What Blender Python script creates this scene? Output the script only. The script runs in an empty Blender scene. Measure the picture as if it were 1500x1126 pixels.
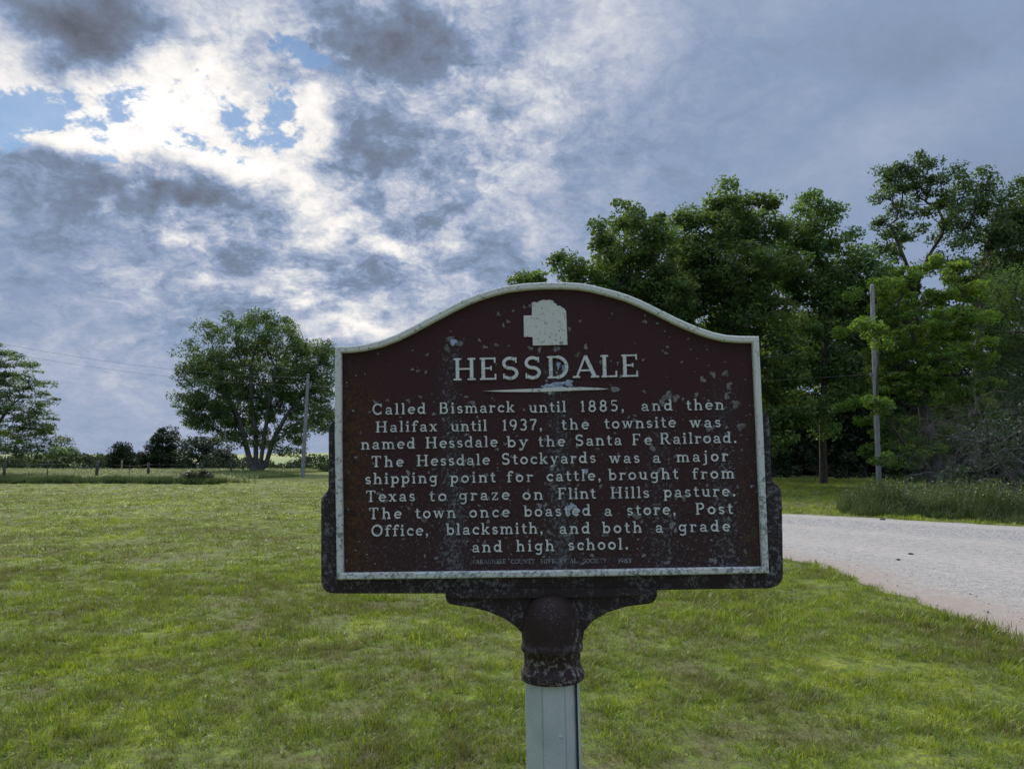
import bpy, bmesh, math, random
import numpy as np
from mathutils import Vector, Matrix, Euler
R = math.radians
C = bpy.context.scene.collection
sc = bpy.context.scene

# ------------------------------------------------------------------ camera
F = 1127.0; CX, CY = 750.0, 563.0; EYE = 1.55; PITCH = math.atan(109.0/F)
cam_d = bpy.data.cameras.new('camera'); cam = bpy.data.objects.new('camera', cam_d); C.objects.link(cam)
cam.location = (0, 0, EYE); cam.rotation_euler = (R(90)+PITCH, 0, 0)
cam_d.sensor_width = 36; cam_d.lens = 36*F/1500; cam_d.clip_start = .05; cam_d.clip_end = 12000
sc.camera = cam

def ray(px, py):
    a = (px-CX)/F; b = (CY-py)/F
    return Vector((a, math.cos(PITCH)-b*math.sin(PITCH), math.sin(PITCH)+b*math.cos(PITCH)))
def at(px, py, Y):
    d = ray(px, py); return Vector((0, 0, EYE)) + d*(Y/d.y)
def azel(px, py):
    d = ray(px, py).normalized(); return math.atan2(d.x, d.y), math.asin(d.z)

# ------------------------------------------------------------------ world
SUN_EL, SUN_AZ = 36.0, -26.0          # degrees; azimuth measured from straight ahead, to the right
w = bpy.data.worlds.new('World'); sc.world = w; w.use_nodes = True
nt = w.node_tree; nt.nodes.clear()

class G:
    """small helper to write node graphs"""
    def __init__(s, nt): s.nt = nt
    def n(s, typ, **kw):
        nd = s.nt.nodes.new(typ)
        for k, v in kw.items(): setattr(nd, k, v)
        return nd
    def put(s, sock, v):
        if hasattr(v, 'is_linked'): s.nt.links.new(v, sock)
        elif v is not None: sock.default_value = v
    def m(s, op, a, b=None, c=None, clamp=False):
        nd = s.n('ShaderNodeMath', operation=op, use_clamp=clamp)
        for i, v in enumerate((a, b, c)):
            if v is not None: s.put(nd.inputs[i], v)
        return nd.outputs[0]
    def v(s, op, a, b=None, c=None):
        nd = s.n('ShaderNodeVectorMath', operation=op)
        for i, v in enumerate((a, b, c)):
            if v is not None: s.put(nd.inputs[i], v)
        return nd.outputs['Value'] if op in ('DOT_PRODUCT', 'LENGTH', 'DISTANCE') else nd.outputs[0]
    def noise(s, vec, scale, detail=4, rough=.55, dist=0, col=False, dim='3D'):
        nd = s.n('ShaderNodeTexNoise', noise_dimensions=dim)
        if vec is not None: s.put(nd.inputs['Vector'], vec)
        nd.inputs['Scale'].default_value = scale; nd.inputs['Detail'].default_value = detail
        nd.inputs['Roughness'].default_value = rough; nd.inputs['Distortion'].default_value = dist
        return nd.outputs['Color'] if col else nd.outputs['Fac']
    def vor(s, vec, scale, feat='F1', out='Distance', rnd=1):
        nd = s.n('ShaderNodeTexVoronoi', feature=feat)
        if vec is not None: s.put(nd.inputs['Vector'], vec)
        nd.inputs['Scale'].default_value = scale; nd.inputs['Randomness'].default_value = rnd
        return nd.outputs[out]
    def ramp(s, fac, stops, interp='LINEAR'):
        nd = s.n('ShaderNodeValToRGB'); s.put(nd.inputs[0], fac); cr = nd.color_ramp; cr.interpolation = interp
        for i, (p, c) in enumerate(stops):
            e = cr.elements[i] if i < 2 else cr.elements.new(p)
            e.position = p; e.color = (*c, 1) if len(c) == 3 else c
        return nd.outputs[0]
    def mix(s, fac, a, b, typ='MIX'):
        nd = s.n('ShaderNodeMix', data_type='RGBA', blend_type=typ)
        s.put(nd.inputs[0], fac)
        for i, v in ((6, a), (7, b)):
            if isinstance(v, tuple) and len(v) == 3: v = (*v, 1)
            s.put(nd.inputs[i], v)
        return nd.outputs[2]
    def rng(s, x, a, b, c=0, d=1, smooth=True):
        nd = s.n('ShaderNodeMapRange', interpolation_type='SMOOTHSTEP' if smooth else 'LINEAR')
        s.put(nd.inputs[0], x)
        for i, v in enumerate((a, b, c, d)): nd.inputs[i+1].default_value = v
        return nd.outputs[0]

g = G(nt)
tc = g.n('ShaderNodeTexCoord')
D = g.v('NORMALIZE', tc.outputs['Generated'])
sx = g.n('ShaderNodeSeparateXYZ'); g.put(sx.inputs[0], D)
AZ = g.m('ARCTAN2', sx.outputs[0], sx.outputs[1]); EL = g.m('ARCSINE', sx.outputs[2])
cxy = g.n('ShaderNodeCombineXYZ'); g.put(cxy.inputs[0], AZ); g.put(cxy.inputs[1], EL)
# cloud-deck coordinates: clouds get flatter towards the horizon
zden = g.m('ADD', g.m('ABSOLUTE', sx.outputs[2]), .42)
deck = g.n('ShaderNodeCombineXYZ')
g.put(deck.inputs[0], g.m('DIVIDE', sx.outputs[0], zden)); g.put(deck.inputs[1], g.m('DIVIDE', sx.outputs[1], zden))
DK = deck.outputs[0]
wc = g.noise(DK, 4.5, 6, .62, col=True)
wc2 = g.v('SUBTRACT', wc, (.5, .5, .5))
wf = g.noise(D, 14.0, 5, .6, col=True)
P = g.v('ADD', cxy.outputs[0], g.v('MULTIPLY', wc2, (.16, .10, 0)))
P = g.v('ADD', P, g.v('MULTIPLY', g.v('SUBTRACT', wf, (.5, .5, .5)), (.07, .05, 0)))

def blobs(lst, src=None):
    acc = 0.0
    for (px, py, rx, ry, wt, *rot) in lst:
        a, e = azel(px, py)
        mp = g.n('ShaderNodeMapping', vector_type='TEXTURE'); g.put(mp.inputs[0], src or P)
        mp.inputs[1].default_value = (a, e, 0); mp.inputs[2].default_value = (0, 0, R(rot[0]) if rot else 0)
        k = 1.9/F
        mp.inputs[3].default_value = (rx*k, ry*k, 1)
        gr = g.n('ShaderNodeTexGradient', gradient_type='QUADRATIC_SPHERE'); g.put(gr.inputs[0], mp.outputs[0])
        acc = g.m('MULTIPLY_ADD', gr.outputs['Fac'], wt, acc)
    return acc

BRIGHT = [(10,70,80,100,.95),(70,150,120,45,.7),(190,150,110,45,.8),(230,70,40,60,.5),(330,40,90,70,.75),(330,110,80,50,.6),
 (450,120,50,70,.75),(440,200,50,50,.7),(100,215,150,28,.85),(270,215,120,40,.75),(350,235,90,35,.75),(240,120,70,60,.6),
 (160,110,130,50,.5),(460,300,75,55,.6,-20),(530,290,60,26,.5,20),(400,255,90,30,.55),(330,260,70,24,.45),(270,356,70,16,.5),(430,400,55,34,.55),(345,420,50,16,.35),
 (450,442,55,17,.62),(520,478,75,20,.85,8),(610,280,60,20,.42),(660,268,60,16,.35),(650,352,46,26,.55),(570,372,50,14,.42),
 (480,345,50,30,.4),(400,345,60,22,.3),(690,70,50,80,.42),(600,170,50,50,.35),(545,150,22,80,.25),(830,10,90,40,.32),(790,160,40,60,.25),(760,200,60,60,.16),(660,40,50,50,.25),
 (1400,140,220,60,.10,25),(1300,200,200,40,.10,20),(900,40,200,60,.10),(60,545,160,50,.07),(230,530,60,30,.09),(330,600,100,60,.04)]
DARK = [(560,60,120,110,-.16),(650,180,90,110,-.12),(150,430,260,90,-.06),(560,300,70,40,-.12),(600,250,80,50,-.2),(110,35,105,40,-1.25),(90,85,60,32,-.9),(230,25,80,45,-.95),(210,118,36,18,-.55),(20,10,60,20,-.5),(150,75,70,40,-.5),
 (370,90,30,40,-.5),(300,60,24,24,-.25),(70,262,150,30,-.42),(190,275,100,30,-.3),(70,330,170,70,-.14),(230,320,120,30,-.25),(570,40,110,50,-.5),(500,35,60,60,-.35),
 (570,100,60,50,-.3),(480,235,60,26,-.45),(570,240,100,50,-.36),(640,180,90,60,-.25),(380,268,40,16,-.35),(300,300,90,20,-.3),(560,330,60,24,-.28),
 (480,375,60,20,-.22),(370,375,60,20,-.22),(440,470,40,12,-.2),(1150,60,250,90,-.10,25),(1000,250,250,90,-.07),(1400,60,200,60,-.10),(60,420,200,60,-.07),(640,80,40,40,-.22)]
BLUE = [(60,150,70,30,1.6),(5,175,50,40,1.5),(150,192,32,36,1.6),(200,155,36,26,1.2),(330,160,80,26,1.5),(405,165,32,46,1.6),(240,217,26,14,1.3),
 (430,68,60,12,1.5,-12),(275,190,36,16,1.2),(330,220,30,14,1.0),(20,220,40,16,.9),(170,240,40,10,.6),(470,82,30,10,1.0),(365,190,36,16,1.2),(295,105,10,20,.9)]
TEXR = [(280,190,420,260,1.0),(480,320,240,220,.75),(640,150,280,280,.6),(850,100,260,200,.25),(120,560,260,90,.05)]
PW = g.v('ADD', DK, g.v('MULTIPLY', g.v('SUBTRACT', g.noise(DK, 5.0, 5, .6, col=True), (.5, .5, .5)), (.30, .30, .30)))
def puffs(sc_):
    nd = g.n('ShaderNodeTexVoronoi', feature='SMOOTH_F1'); g.put(nd.inputs['Vector'], PW); nd.inputs['Scale'].default_value = sc_; nd.inputs['Smoothness'].default_value = .35
    nd.inputs['Detail'].default_value = 3.0; nd.inputs['Roughness'].default_value = .62; nd.inputs['Lacunarity'].default_value = 2.3; nd.normalize = True; return g.m('MULTIPLY_ADD', nd.outputs['Distance'], -4.0, 1.68)
puff = puffs(7.5)
n1 = g.noise(PW, 6.0, 9, .60)
n2 = g.noise(DK, 22.0, 8, .66, .2)
n3 = g.noise(DK, 1.4, 4, .5)
big = g.m('SUBTRACT', n3, .5)
tex = g.m('MINIMUM', g.m('MULTIPLY_ADD', blobs(TEXR, cxy.outputs[0]), 1.1, .08), 1.0)
tsum = g.m('ADD', g.m('MULTIPLY', g.m('SUBTRACT', n1, .5), 1.25), g.m('MULTIPLY', g.m('SUBTRACT', n2, .5), .8)); tsum = g.m('ADD', tsum, g.m('MULTIPLY', g.m('SUBTRACT', puff, .5), .50))
t = g.m('MULTIPLY', tsum, tex)
t = g.m('ADD', t, g.m('MULTIPLY', big, .20))
t = g.m('ADD', t, g.m('MULTIPLY', blobs([(x, y, rx, ry, wt*(1.2 if y > 330 and x < 700 else .86), *r) for x, y, rx, ry, wt, *r in BRIGHT]), .66)); t = g.m('ADD', t, g.m('MULTIPLY', blobs(DARK), .60))
# away from the frame the deck stays overcast, brightest round the veiled sun
sd = Vector((math.sin(R(SUN_AZ))*math.cos(R(SUN_EL)), math.cos(R(SUN_AZ))*math.cos(R(SUN_EL)), math.sin(R(SUN_EL))))
cs = g.v('DOT_PRODUCT', D, tuple(sd))
t = g.m('ADD', t, g.m('MULTIPLY', g.rng(cs, .55, 1.0), .10))
t = g.m('ADD', t, g.m('MULTIPLY', g.rng(EL, .45, 1.2), .12))
t = g.m('ADD', t, .43)
t = g.m('MAXIMUM', t, g.m('MULTIPLY_ADD', t, .45, .165))      # compress the darkest deck so it keeps its texture
cloud = g.ramp(g.m('MULTIPLY', t, .5), [(0.0, (.105,.115,.145)), (.07, (.15,.172,.225)), (.155, (.20,.26,.375)), (.215, (.255,.335,.49)), (.275, (.36,.42,.56)),
    (.38, (.60,.63,.70)), (.50, (.90,.875,.85)), (.66, (1.06,1.03,1.0)), (.95, (1.5,1.45,1.4))])
cloud = g.v('SCALE', cloud); g.put(cloud.node.inputs['Scale'], g.rng(EL, .60, 1.35, .78, 3.0))   # an overcast deck is about three times brighter overhead than low down
# dark deck seen against the sun is neutral grey high up, blue-grey lower down
hb = blobs(BLUE); hole = g.m('MULTIPLY', hb, 1.0)
hole = g.m('ADD', hole, g.m('MULTIPLY', g.m('SUBTRACT', n2, .5), -2.6)); hole = g.m('ADD', hole, g.m('MULTIPLY', g.m('SUBTRACT', puff, .5), -1.6)); hole = g.m('ADD', hole, g.m('MULTIPLY', g.m('SUBTRACT', n1, .5), -2.2))
hole = g.m('MULTIPLY', g.m('MULTIPLY', g.rng(hole, .46, 1.25), .88), g.rng(hb, .12, .45))
sky = g.n('ShaderNodeTexSky', sky_type='NISHITA'); sky.sun_disc = False
sky.sun_elevation = R(SUN_EL); sky.sun_rotation = R(SUN_AZ)
sky.air_density = 1.0; sky.dust_density = 0.0
skyc = g.v('SCALE', sky.outputs[0]); skyc.node.inputs['Scale'].default_value = 1.0
b1 = g.n('ShaderNodeBackground'); g.put(b1.inputs[0], skyc); b1.inputs[1].default_value = .075
b2 = g.n('ShaderNodeBackground'); g.put(b2.inputs[0], cloud); b2.inputs[1].default_value = 1.0
mx = g.n('ShaderNodeMixShader'); g.put(mx.inputs[0], g.m('SUBTRACT', 1.0, hole))
nt.links.new(b1.outputs[0], mx.inputs[1]); nt.links.new(b2.outputs[0], mx.inputs[2])
wo = g.n('ShaderNodeOutputWorld'); nt.links.new(mx.outputs[0], wo.inputs[0])
try:
    w.cycles.sampling_method = 'NONE'
    sc.cycles.max_bounces = 5; sc.cycles.diffuse_bounces = 3; sc.cycles.glossy_bounces = 2; sc.cycles.transmission_bounces = 3
except Exception: pass

# ------------------------------------------------------------------ sun
sl = bpy.data.lights.new('sun', 'SUN'); sl.energy = 3.3; sl.angle = R(14); sl.color = (1, .93, .80)
so = bpy.data.objects.new('sun', sl); C.objects.link(so)
so.rotation_euler = (-sd).to_track_quat('-Z', 'Y').to_euler()
sc.view_settings.view_transform = 'Standard'; sc.view_settings.look = 'None'
sc.view_settings.exposure = 0.4; sc.view_settings.gamma = 1.0; sc.view_settings.use_curve_mapping = False

# ------------------------------------------------------------------ helpers
def mesh_np(name, V, Q, attr=None, smooth=False):
    """V (n,3), Q (m,k) equal sided faces"""
    me = bpy.data.meshes.new(name); V = np.asarray(V, dtype=np.float32); Q = np.asarray(Q, dtype=np.int32)
    me.vertices.add(len(V)); me.vertices.foreach_set('co', V.ravel())
    k = Q.shape[1]; me.loops.add(Q.size); me.loops.foreach_set('vertex_index', Q.ravel())
    me.polygons.add(len(Q)); me.polygons.foreach_set('loop_start', np.arange(0, Q.size, k, dtype=np.int32))
    try: me.polygons.foreach_set('loop_total', np.full(len(Q), k, dtype=np.int32))
    except Exception: pass
    if smooth: me.polygons.foreach_set('use_smooth', np.ones(len(Q), dtype=bool))
    if attr is not None:
        a = me.attributes.new('tint', 'FLOAT', 'FACE'); a.data.foreach_set('value', np.asarray(attr, dtype=np.float32))
    me.update(calc_edges=True); return me
def obj(name, me, mat, parent=None, loc=None):
    o = bpy.data.objects.new(name, me); C.objects.link(o)
    if mat is not None: me.materials.append(mat) if len(me.materials) == 0 else None
    if parent: o.parent = parent
    if loc is not None: o.location = loc
    return o
def tag(o, label=None, cat=None, group=None, kind=None):
    if label: o['label'] = label
    if cat: o['category'] = cat
    if group: o['group'] = group
    if kind: o['kind'] = kind
    return o
def thing(name, loc, label, cat, group=None, rot=None):
    o = bpy.data.objects.new(name, None); C.objects.link(o); o.location = loc; o.empty_display_size = .2
    if rot is not None: o.rotation_euler = rot
    return tag(o, label, cat, group)
def bm_obj(name, bm, mat, parent=None, smooth=False, recalc=True):
    if recalc: bmesh.ops.recalc_face_normals(bm, faces=bm.faces)
    me = bpy.data.meshes.new(name); bm.to_mesh(me); bm.free()
    if smooth:
        for p in me.polygons: p.use_smooth = True
    return obj(name, me, mat, parent)

def terr(x, y):
    x = np.asarray(x, dtype=float); y = np.asarray(y, dtype=float)
    def ss(t): t = np.clip(t, 0, 1); return t*t*(3-2*t)
    z = -3.6*ss((y-92)/70)
    z = z + (22 + 5*np.sin(x/520+.6) + 3*np.sin(x/210+2))*ss((y-500)/1500)
    z = z + .05*np.sin(x*.21+1)*np.sin(y*.17)*ss((y-14)/12)
    return z

# road: near edge and far edge as functions of the distance y
NEAR = [(-30,4.7),(0,4.2),(6.6,4.34),(8,4.34),(9.4,4.44),(11.0,4.42),(12.4,4.22),(16,3.0),(24,-.8),(40,-7),(70,-14.5),(100,-21.5),(150,-34),(230,-54)]
FAR  = [(-30,26),(0,24),(7,21.5),(13.5,16.2),(17.8,11.9),(20.1,9.8),(22.4,7.6),(27,4.5),(33,1.6),(44,-1.2),(70,-8),(100,-15),(150,-27),(230,-46)]
def edge(tab, y):
    return np.interp(y, [p[0] for p in tab], [p[1] for p in tab])
def wob(y, s):
    return .06*np.sin(y*1.7+s)+.06*np.sin(y*4.3+2*s)+.045*np.sin(y*9.1+s*3)+.03*np.sin(y*17.3+s)

# ------------------------------------------------------------------ materials
def mat(name):
    m = bpy.data.materials.new(name); m.use_nodes = True; m.node_tree.nodes.clear(); return m, G(m.node_tree)
def out(g, sh, disp=None):
    o = g.n('ShaderNodeOutputMaterial'); g.nt.links.new(sh, o.inputs[0])
def pbsdf(g, col, rough=.8, spec=.3, metal=0, bump=None, bstr=.3, bdist=.01):
    b = g.n('ShaderNodeBsdfPrincipled')
    if isinstance(col, tuple) and len(col) == 3: col = (*col, 1)
    g.put(b.inputs['Base Color'], col); g.put(b.inputs['Roughness'], rough)
    b.inputs['Specular IOR Level'].default_value = spec; b.inputs['Metallic'].default_value = metal
    if bump is not None:
        bp = g.n('ShaderNodeBump'); g.put(bp.inputs['Height'], bump); bp.inputs['Strength'].default_value = bstr
        bp.inputs['Distance'].default_value = bdist; g.nt.links.new(bp.outputs[0], b.inputs['Normal'])
    return b.outputs[0]
def leafmat(name, stops, trans=.35, pos=False, rough=.55):
    m, g = mat(name)
    a = g.n('ShaderNodeAttribute', attribute_name='tint')
    ge = g.n('ShaderNodeNewGeometry')
    f = a.outputs['Fac']
    nz = g.noise(ge.outputs['Position'], .45, 3, .5)
    f = g.m('ADD', f, g.m('MULTIPLY', g.m('SUBTRACT', nz, .5), .7), clamp=True)
    col = g.ramp(f, stops)
    d = pbsdf(g, col, rough, .25)
    tr = g.n('ShaderNodeBsdfTranslucent'); g.put(tr.inputs[0], g.mix(1.0, col, (1.25, 1.25, .55), 'MULTIPLY'))
    ms = g.n('ShaderNodeMixShader'); ms.inputs[0].default_value = trans
    g.nt.links.new(d, ms.inputs[1]); g.nt.links.new(tr.outputs[0], ms.inputs[2]); out(g, ms.outputs[0]); return m
def lawn_color(g, pos, rnd=None):
    """mown turf: fresh green, yellow green and dry thatch patches"""
    n1 = g.noise(pos, .55, 4, .6, .3); n2 = g.noise(pos, 2.6, 4, .65); n3 = g.noise(pos, .13, 3, .5)
    f = g.m('ADD', g.m('MULTIPLY', n1, .62), g.m('MULTIPLY', n2, .62)); f = g.m('SUBTRACT', f, .12)
    if rnd is not None: f = g.m('ADD', f, g.m('MULTIPLY', g.m('SUBTRACT', rnd, .5), .22))
    f = g.m('ADD', f, g.m('MULTIPLY', g.m('SUBTRACT', n3, .5), .25))
    return f
TURF = [(0.26, (0.1469, 0.1406, 0.0478)), (0.39, (0.1384, 0.1449, 0.0386)), (0.45, (0.1301, 0.1668, 0.0296)), (0.52, (0.1384, 0.2152, 0.0236)), (0.6, (0.2266, 0.2943, 0.0236)), (0.7, (0.3356, 0.3778, 0.0273))]

def m_ground():
    m, g = mat('turf_ground'); ge = g.n('ShaderNodeNewGeometry'); p = ge.outputs['Position']
    col = g.ramp(lawn_color(g, p), TURF)
    fine = g.noise(p, 22, 5, .7); fine2 = g.noise(p, 5, 4, .7)
    thatch = g.ramp(g.noise(p, 70, 4, .75), [(.36, (.035,.030,.018)), (.52, (.10,.09,.055)), (.66, (.17,.155,.10))])
    col = g.mix(g.rng(g.m('ADD', g.m('MULTIPLY', fine, .6), g.m('MULTIPLY', fine2, .4)), .40, .60, .85, .25), col, thatch)
    # the pasture hills beyond the hollow
    sp = g.n('ShaderNodeSeparateXYZ'); g.put(sp.inputs[0], p)
    far = g.rng(sp.outputs[1], 300, 600)
    mp = g.n('ShaderNodeMapping'); g.put(mp.inputs[0], p); mp.inputs[3].default_value = (1, .25, 1)
    hn = g.noise(mp.outputs[0], .006, 4, .55)
    hill = g.ramp(hn, [(.38, (.10,.14,.07)), (.48, (.21,.25,.11)), (.6, (.27,.29,.13))])
    col = g.mix(far, col, hill)
    # bare trampled ground by the drive across the road
    mk = g.v('LENGTH', g.v('MULTIPLY', g.v('SUBTRACT', p, (9.2, 26.4, 0)), (.20, .62, 0)))
    mk = g.rng(g.m('ADD', mk, g.m('MULTIPLY', g.noise(p, 1.6, 4, .6), .5)), .75, 1.25, 1, 0)
    col = g.mix(mk, col, (.13,.105,.085))
    out(g, pbsdf(g, col, .95, .1, bump=g.m('ADD', fine, fine2), bstr=.6, bdist=.04)); return m
def m_grass(name, stops=TURF, trans=.4, dry=True):
    m, g = mat(name); ge = g.n('ShaderNodeNewGeometry'); oi = g.n('ShaderNodeObjectInfo')
    f = lawn_color(g, ge.outputs['Position'], oi.outputs['Random'])
    a = g.n('ShaderNodeAttribute', attribute_name='tint')
    f = g.m('ADD', f, g.m('MULTIPLY', g.m('SUBTRACT', a.outputs['Fac'], .5), .20))
    col = g.ramp(f, stops)
    if name == 'lawn_blades': col = g.mix(g.rng(g.m('FRACT', g.m('MULTIPLY', oi.outputs['Random'], 7.31)), .88, .93, 0, .6), col, (.26,.225,.13))
    d = pbsdf(g, col, .5, .3)
    tr = g.n('ShaderNodeBsdfTranslucent'); g.put(tr.inputs[0], g.mix(1.0, col, (1.2, 1.2, .6), 'MULTIPLY'))
    ms = g.n('ShaderNodeMixShader'); ms.inputs[0].default_value = trans
    g.nt.links.new(d, ms.inputs[1]); g.nt.links.new(tr.outputs[0], ms.inputs[2]); out(g, ms.outputs[0]); return m
def m_road():
    m, g = mat('gravel_road'); ge = g.n('ShaderNodeNewGeometry'); p = ge.outputs['Position']
    at_ = g.n('ShaderNodeAttribute', attribute_name='across')   # 0 near edge .. 1 far edge
    ac = at_.outputs['Fac']
    vcol = g.n('ShaderNodeSeparateColor'); g.put(vcol.inputs[0], g.vor(p, 42, out='Color'))
    st = g.ramp(vcol.outputs[0], [(.0, (.07,.068,.066)), (.3, (.175,.172,.166)), (.7, (.26,.257,.248)), (1, (.46,.45,.44))])
    sand = g.ramp(g.noise(p, 9, 5, .7), [(.3, (.225,.208,.19)), (.5, (.31,.288,.265)), (.7, (.37,.345,.318))])
    acn = g.m('ADD', ac, g.m('MULTIPLY', g.m('SUBTRACT', g.noise(p, .5, 4, .6), .5), .09))
    tr = g.ramp(acn, [(0, (.3,)*3), (.10, (.6,)*3), (.17, (.0,)*3), (.25, (.5,)*3), (.33, (.55,)*3), (.40, (.0,)*3), (.50, (.9,)*3), (.72, (1,)*3), (.80, (.1,)*3), (1, (.6,)*3)])
    col = g.mix(g.m('MULTIPLY', tr, g.rng(g.noise(p, 7, 3, .6), .25, .6)), sand, st)
    earth = g.rng(g.m('ADD', g.m('ABSOLUTE', g.m('SUBTRACT', acn, .0)), g.m('MULTIPLY', g.noise(p, 1.2, 3, .6), .06)), .02, .12, .75, 0)
    col = g.mix(earth, col, (.25,.20,.16))
    hp = g.m('ADD', g.m('MULTIPLY', g.m('SUBTRACT', 1.0, g.vor(p, 42)), .6), g.noise(p, 40, 3, .6))
    out(g, pbsdf(g, col, .9, .2, bump=hp, bstr=.6, bdist=.006)); return m
def m_bark(name='bark', a=(.045,.036,.028), b=(.13,.115,.095)):
    m, g = mat(name); tc = g.n('ShaderNodeTexCoord')
    mp = g.n('ShaderNodeMapping'); g.put(mp.inputs[0], tc.outputs['Object']); mp.inputs[3].default_value = (1, 1, .22)
    n = g.noise(mp.outputs[0], 9, 5, .7); col = g.ramp(n, [(.35, a), (.65, b)])
    out(g, pbsdf(g, col, .9, .15, bump=n, bstr=.8, bdist=.05)); return m

M_ground = m_ground(); M_grass = m_grass('lawn_blades'); M_road = m_road()
M_bark = m_bark(); M_pale = m_bark('dead_wood', (.09,.085,.08), (.24,.23,.22)); M_pole = m_bark('weathered_pole', (.19,.19,.20), (.36,.36,.37))
M_leafA = leafmat('leaves_dark', [(0.0, (0.0585, 0.0936, 0.0338)), (0.5, (0.117, 0.1885, 0.0598)), (1, (0.182, 0.26, 0.078))], .45)
M_leafB = leafmat('leaves_mid', [(0.0, (0.0468, 0.0858, 0.0338)), (0.5, (0.1144, 0.195, 0.065)), (1, (0.169, 0.26, 0.078))], .45)
M_leafC = leafmat('leaves_bright', [(0.0, (.07,.125,.03)), (0.5, (.14,.235,.045)), (1, (.22,.32,.055))], .5)
M_leafD = leafmat('leaves_blue', [(.0, (.040,.060,.040)), (.5, (.072,.10,.062)), (1, (.11,.14,.08))], .2)
M_leafE = leafmat('leaves_cottonwood', [(0.0, (0.048, 0.084, 0.036)), (0.5, (0.0936, 0.156, 0.0576)), (1, (0.156, 0.228, 0.078))], .4)
M_leafF = leafmat('leaves_cedar_grove_shade', [(.0, (.018,.030,.014)), (.5, (.032,.052,.022)), (1, (.055,.080,.032))], .15, rough=.85)  # cedar green; in the grove this darkness stands in for deep shade
M_dry = leafmat('dry_brush', [(.0, (.07,.06,.045)), (.5, (.12,.105,.08)), (1, (.14,.15,.07))], .2)

# ------------------------------------------------------------------ ground
def build_ground():
    ys = np.concatenate([np.linspace(-40, 0, 9), np.linspace(2, 100, 60), np.linspace(104, 200, 30), np.geomspace(210, 6000, 60)])
    xs0 = np.concatenate([-np.geomspace(6000, 40, 34), np.linspace(-38, 38, 50), np.geomspace(40, 6000, 34)])
    X, Y = np.meshgrid(xs0, ys); Z = terr(X, Y)
    V = np.stack([X, Y, Z], -1).reshape(-1, 3); nx = len(xs0); ny = len(ys)
    i = np.arange(nx*ny).reshape(ny, nx); Q = np.stack([i[:-1,:-1], i[:-1,1:], i[1:,1:], i[1:,:-1]], -1).reshape(-1, 4)
    tag(obj('ground', mesh_np('ground', V, Q, smooth=True), M_ground), 'mown lawn and pasture running back to low hills', kind='structure')
build_ground()
def build_road():
    ys = np.concatenate([np.arange(-30, 60, .25), np.arange(60, 230, 2.0)]); n = 15
    tt = np.linspace(0, 1, n); V = []; A = []
    for y in ys:
        a = edge(NEAR, y)+float(wob(y, 1)); b = edge(FAR, y)+float(wob(y, 4))*1.3
        x = a+(b-a)*tt; crown = .03+.05*np.sin(tt*np.pi) - .004*0
        zz = terr(x, np.full(n, y)) + np.where((tt == 0) | (tt == 1), .004, crown*.6)
        V.append(np.stack([x, np.full(n, y), zz], -1)); A.append(tt)
    V = np.concatenate(V); A = np.concatenate(A)
    i = np.arange(len(V)).reshape(len(ys), n); Q = np.stack([i[:-1,:-1], i[:-1,1:], i[1:,1:], i[1:,:-1]], -1).reshape(-1, 4)
    me = mesh_np('road', V, Q, smooth=True); at_ = me.attributes.new('across', 'FLOAT', 'POINT'); at_.data.foreach_set('value', A.astype(np.float32))
    tag(obj('road', me, M_road), 'pale gravel road curving past the lawn', kind='structure')
build_road()

# ------------------------------------------------------------------ scatter (grass, weeds, pebbles)
def blades(n, h, spread, wd, seed, lean=.5, seg=3, head=None, tintr=(0, 1)):
    rs = np.random.RandomState(seed); V = []; Q = []; T = []
    for k in range(n):
        a = rs.uniform(0, 2*np.pi); r = spread*np.sqrt(rs.uniform()); b = np.array([r*np.cos(a), r*np.sin(a), -.01])
        ld = rs.uniform(0, 2*np.pi); ln = lean*rs.uniform(.2, 1.1); hh = h*rs.uniform(.5, 1.15); ww = wd*rs.uniform(.7, 1.3)
        dx = np.array([np.cos(ld), np.sin(ld), 0]); side = np.array([-dx[1], dx[0], 0]); tw = rs.uniform(-.6, .6)
        side = side*np.cos(tw)+dx*np.sin(tw)
        base = len(V); tn = rs.uniform(*tintr)
        for s in range(seg+1):
            t = s/seg; p = b + dx*hh*ln*t**1.8 + np.array([0, 0, hh*t*(1-.25*ln*t)]); q = ww*(1-t**1.5*.92)*.5
            V += [p-side*q, p+side*q]
        for s in range(seg): Q.append([base+2*s, base+2*s+1, base+2*s+3, base+2*s+2]); T.append(tn)
        if head:
            top = p
            for j in range(6):
                c = top + np.array([rs.uniform(-.02, .02), rs.uniform(-.02, .02), rs.uniform(-head, head*.2)]); s_ = rs.uniform(.012, .03)
                bb = len(V); d1 = rs.normal(size=3); d1 /= np.linalg.norm(d1); d2 = np.cross(d1, rs.normal(size=3)); d2 /= np.linalg.norm(d2)
                V += [c-d1*s_, c-d2*s_*.6, c+d1*s_, c+d2*s_*.6]; Q.append([bb, bb+1, bb+2, bb+3]); T.append(.72)
    return mesh_np('tuft', V, Q, T)
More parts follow.
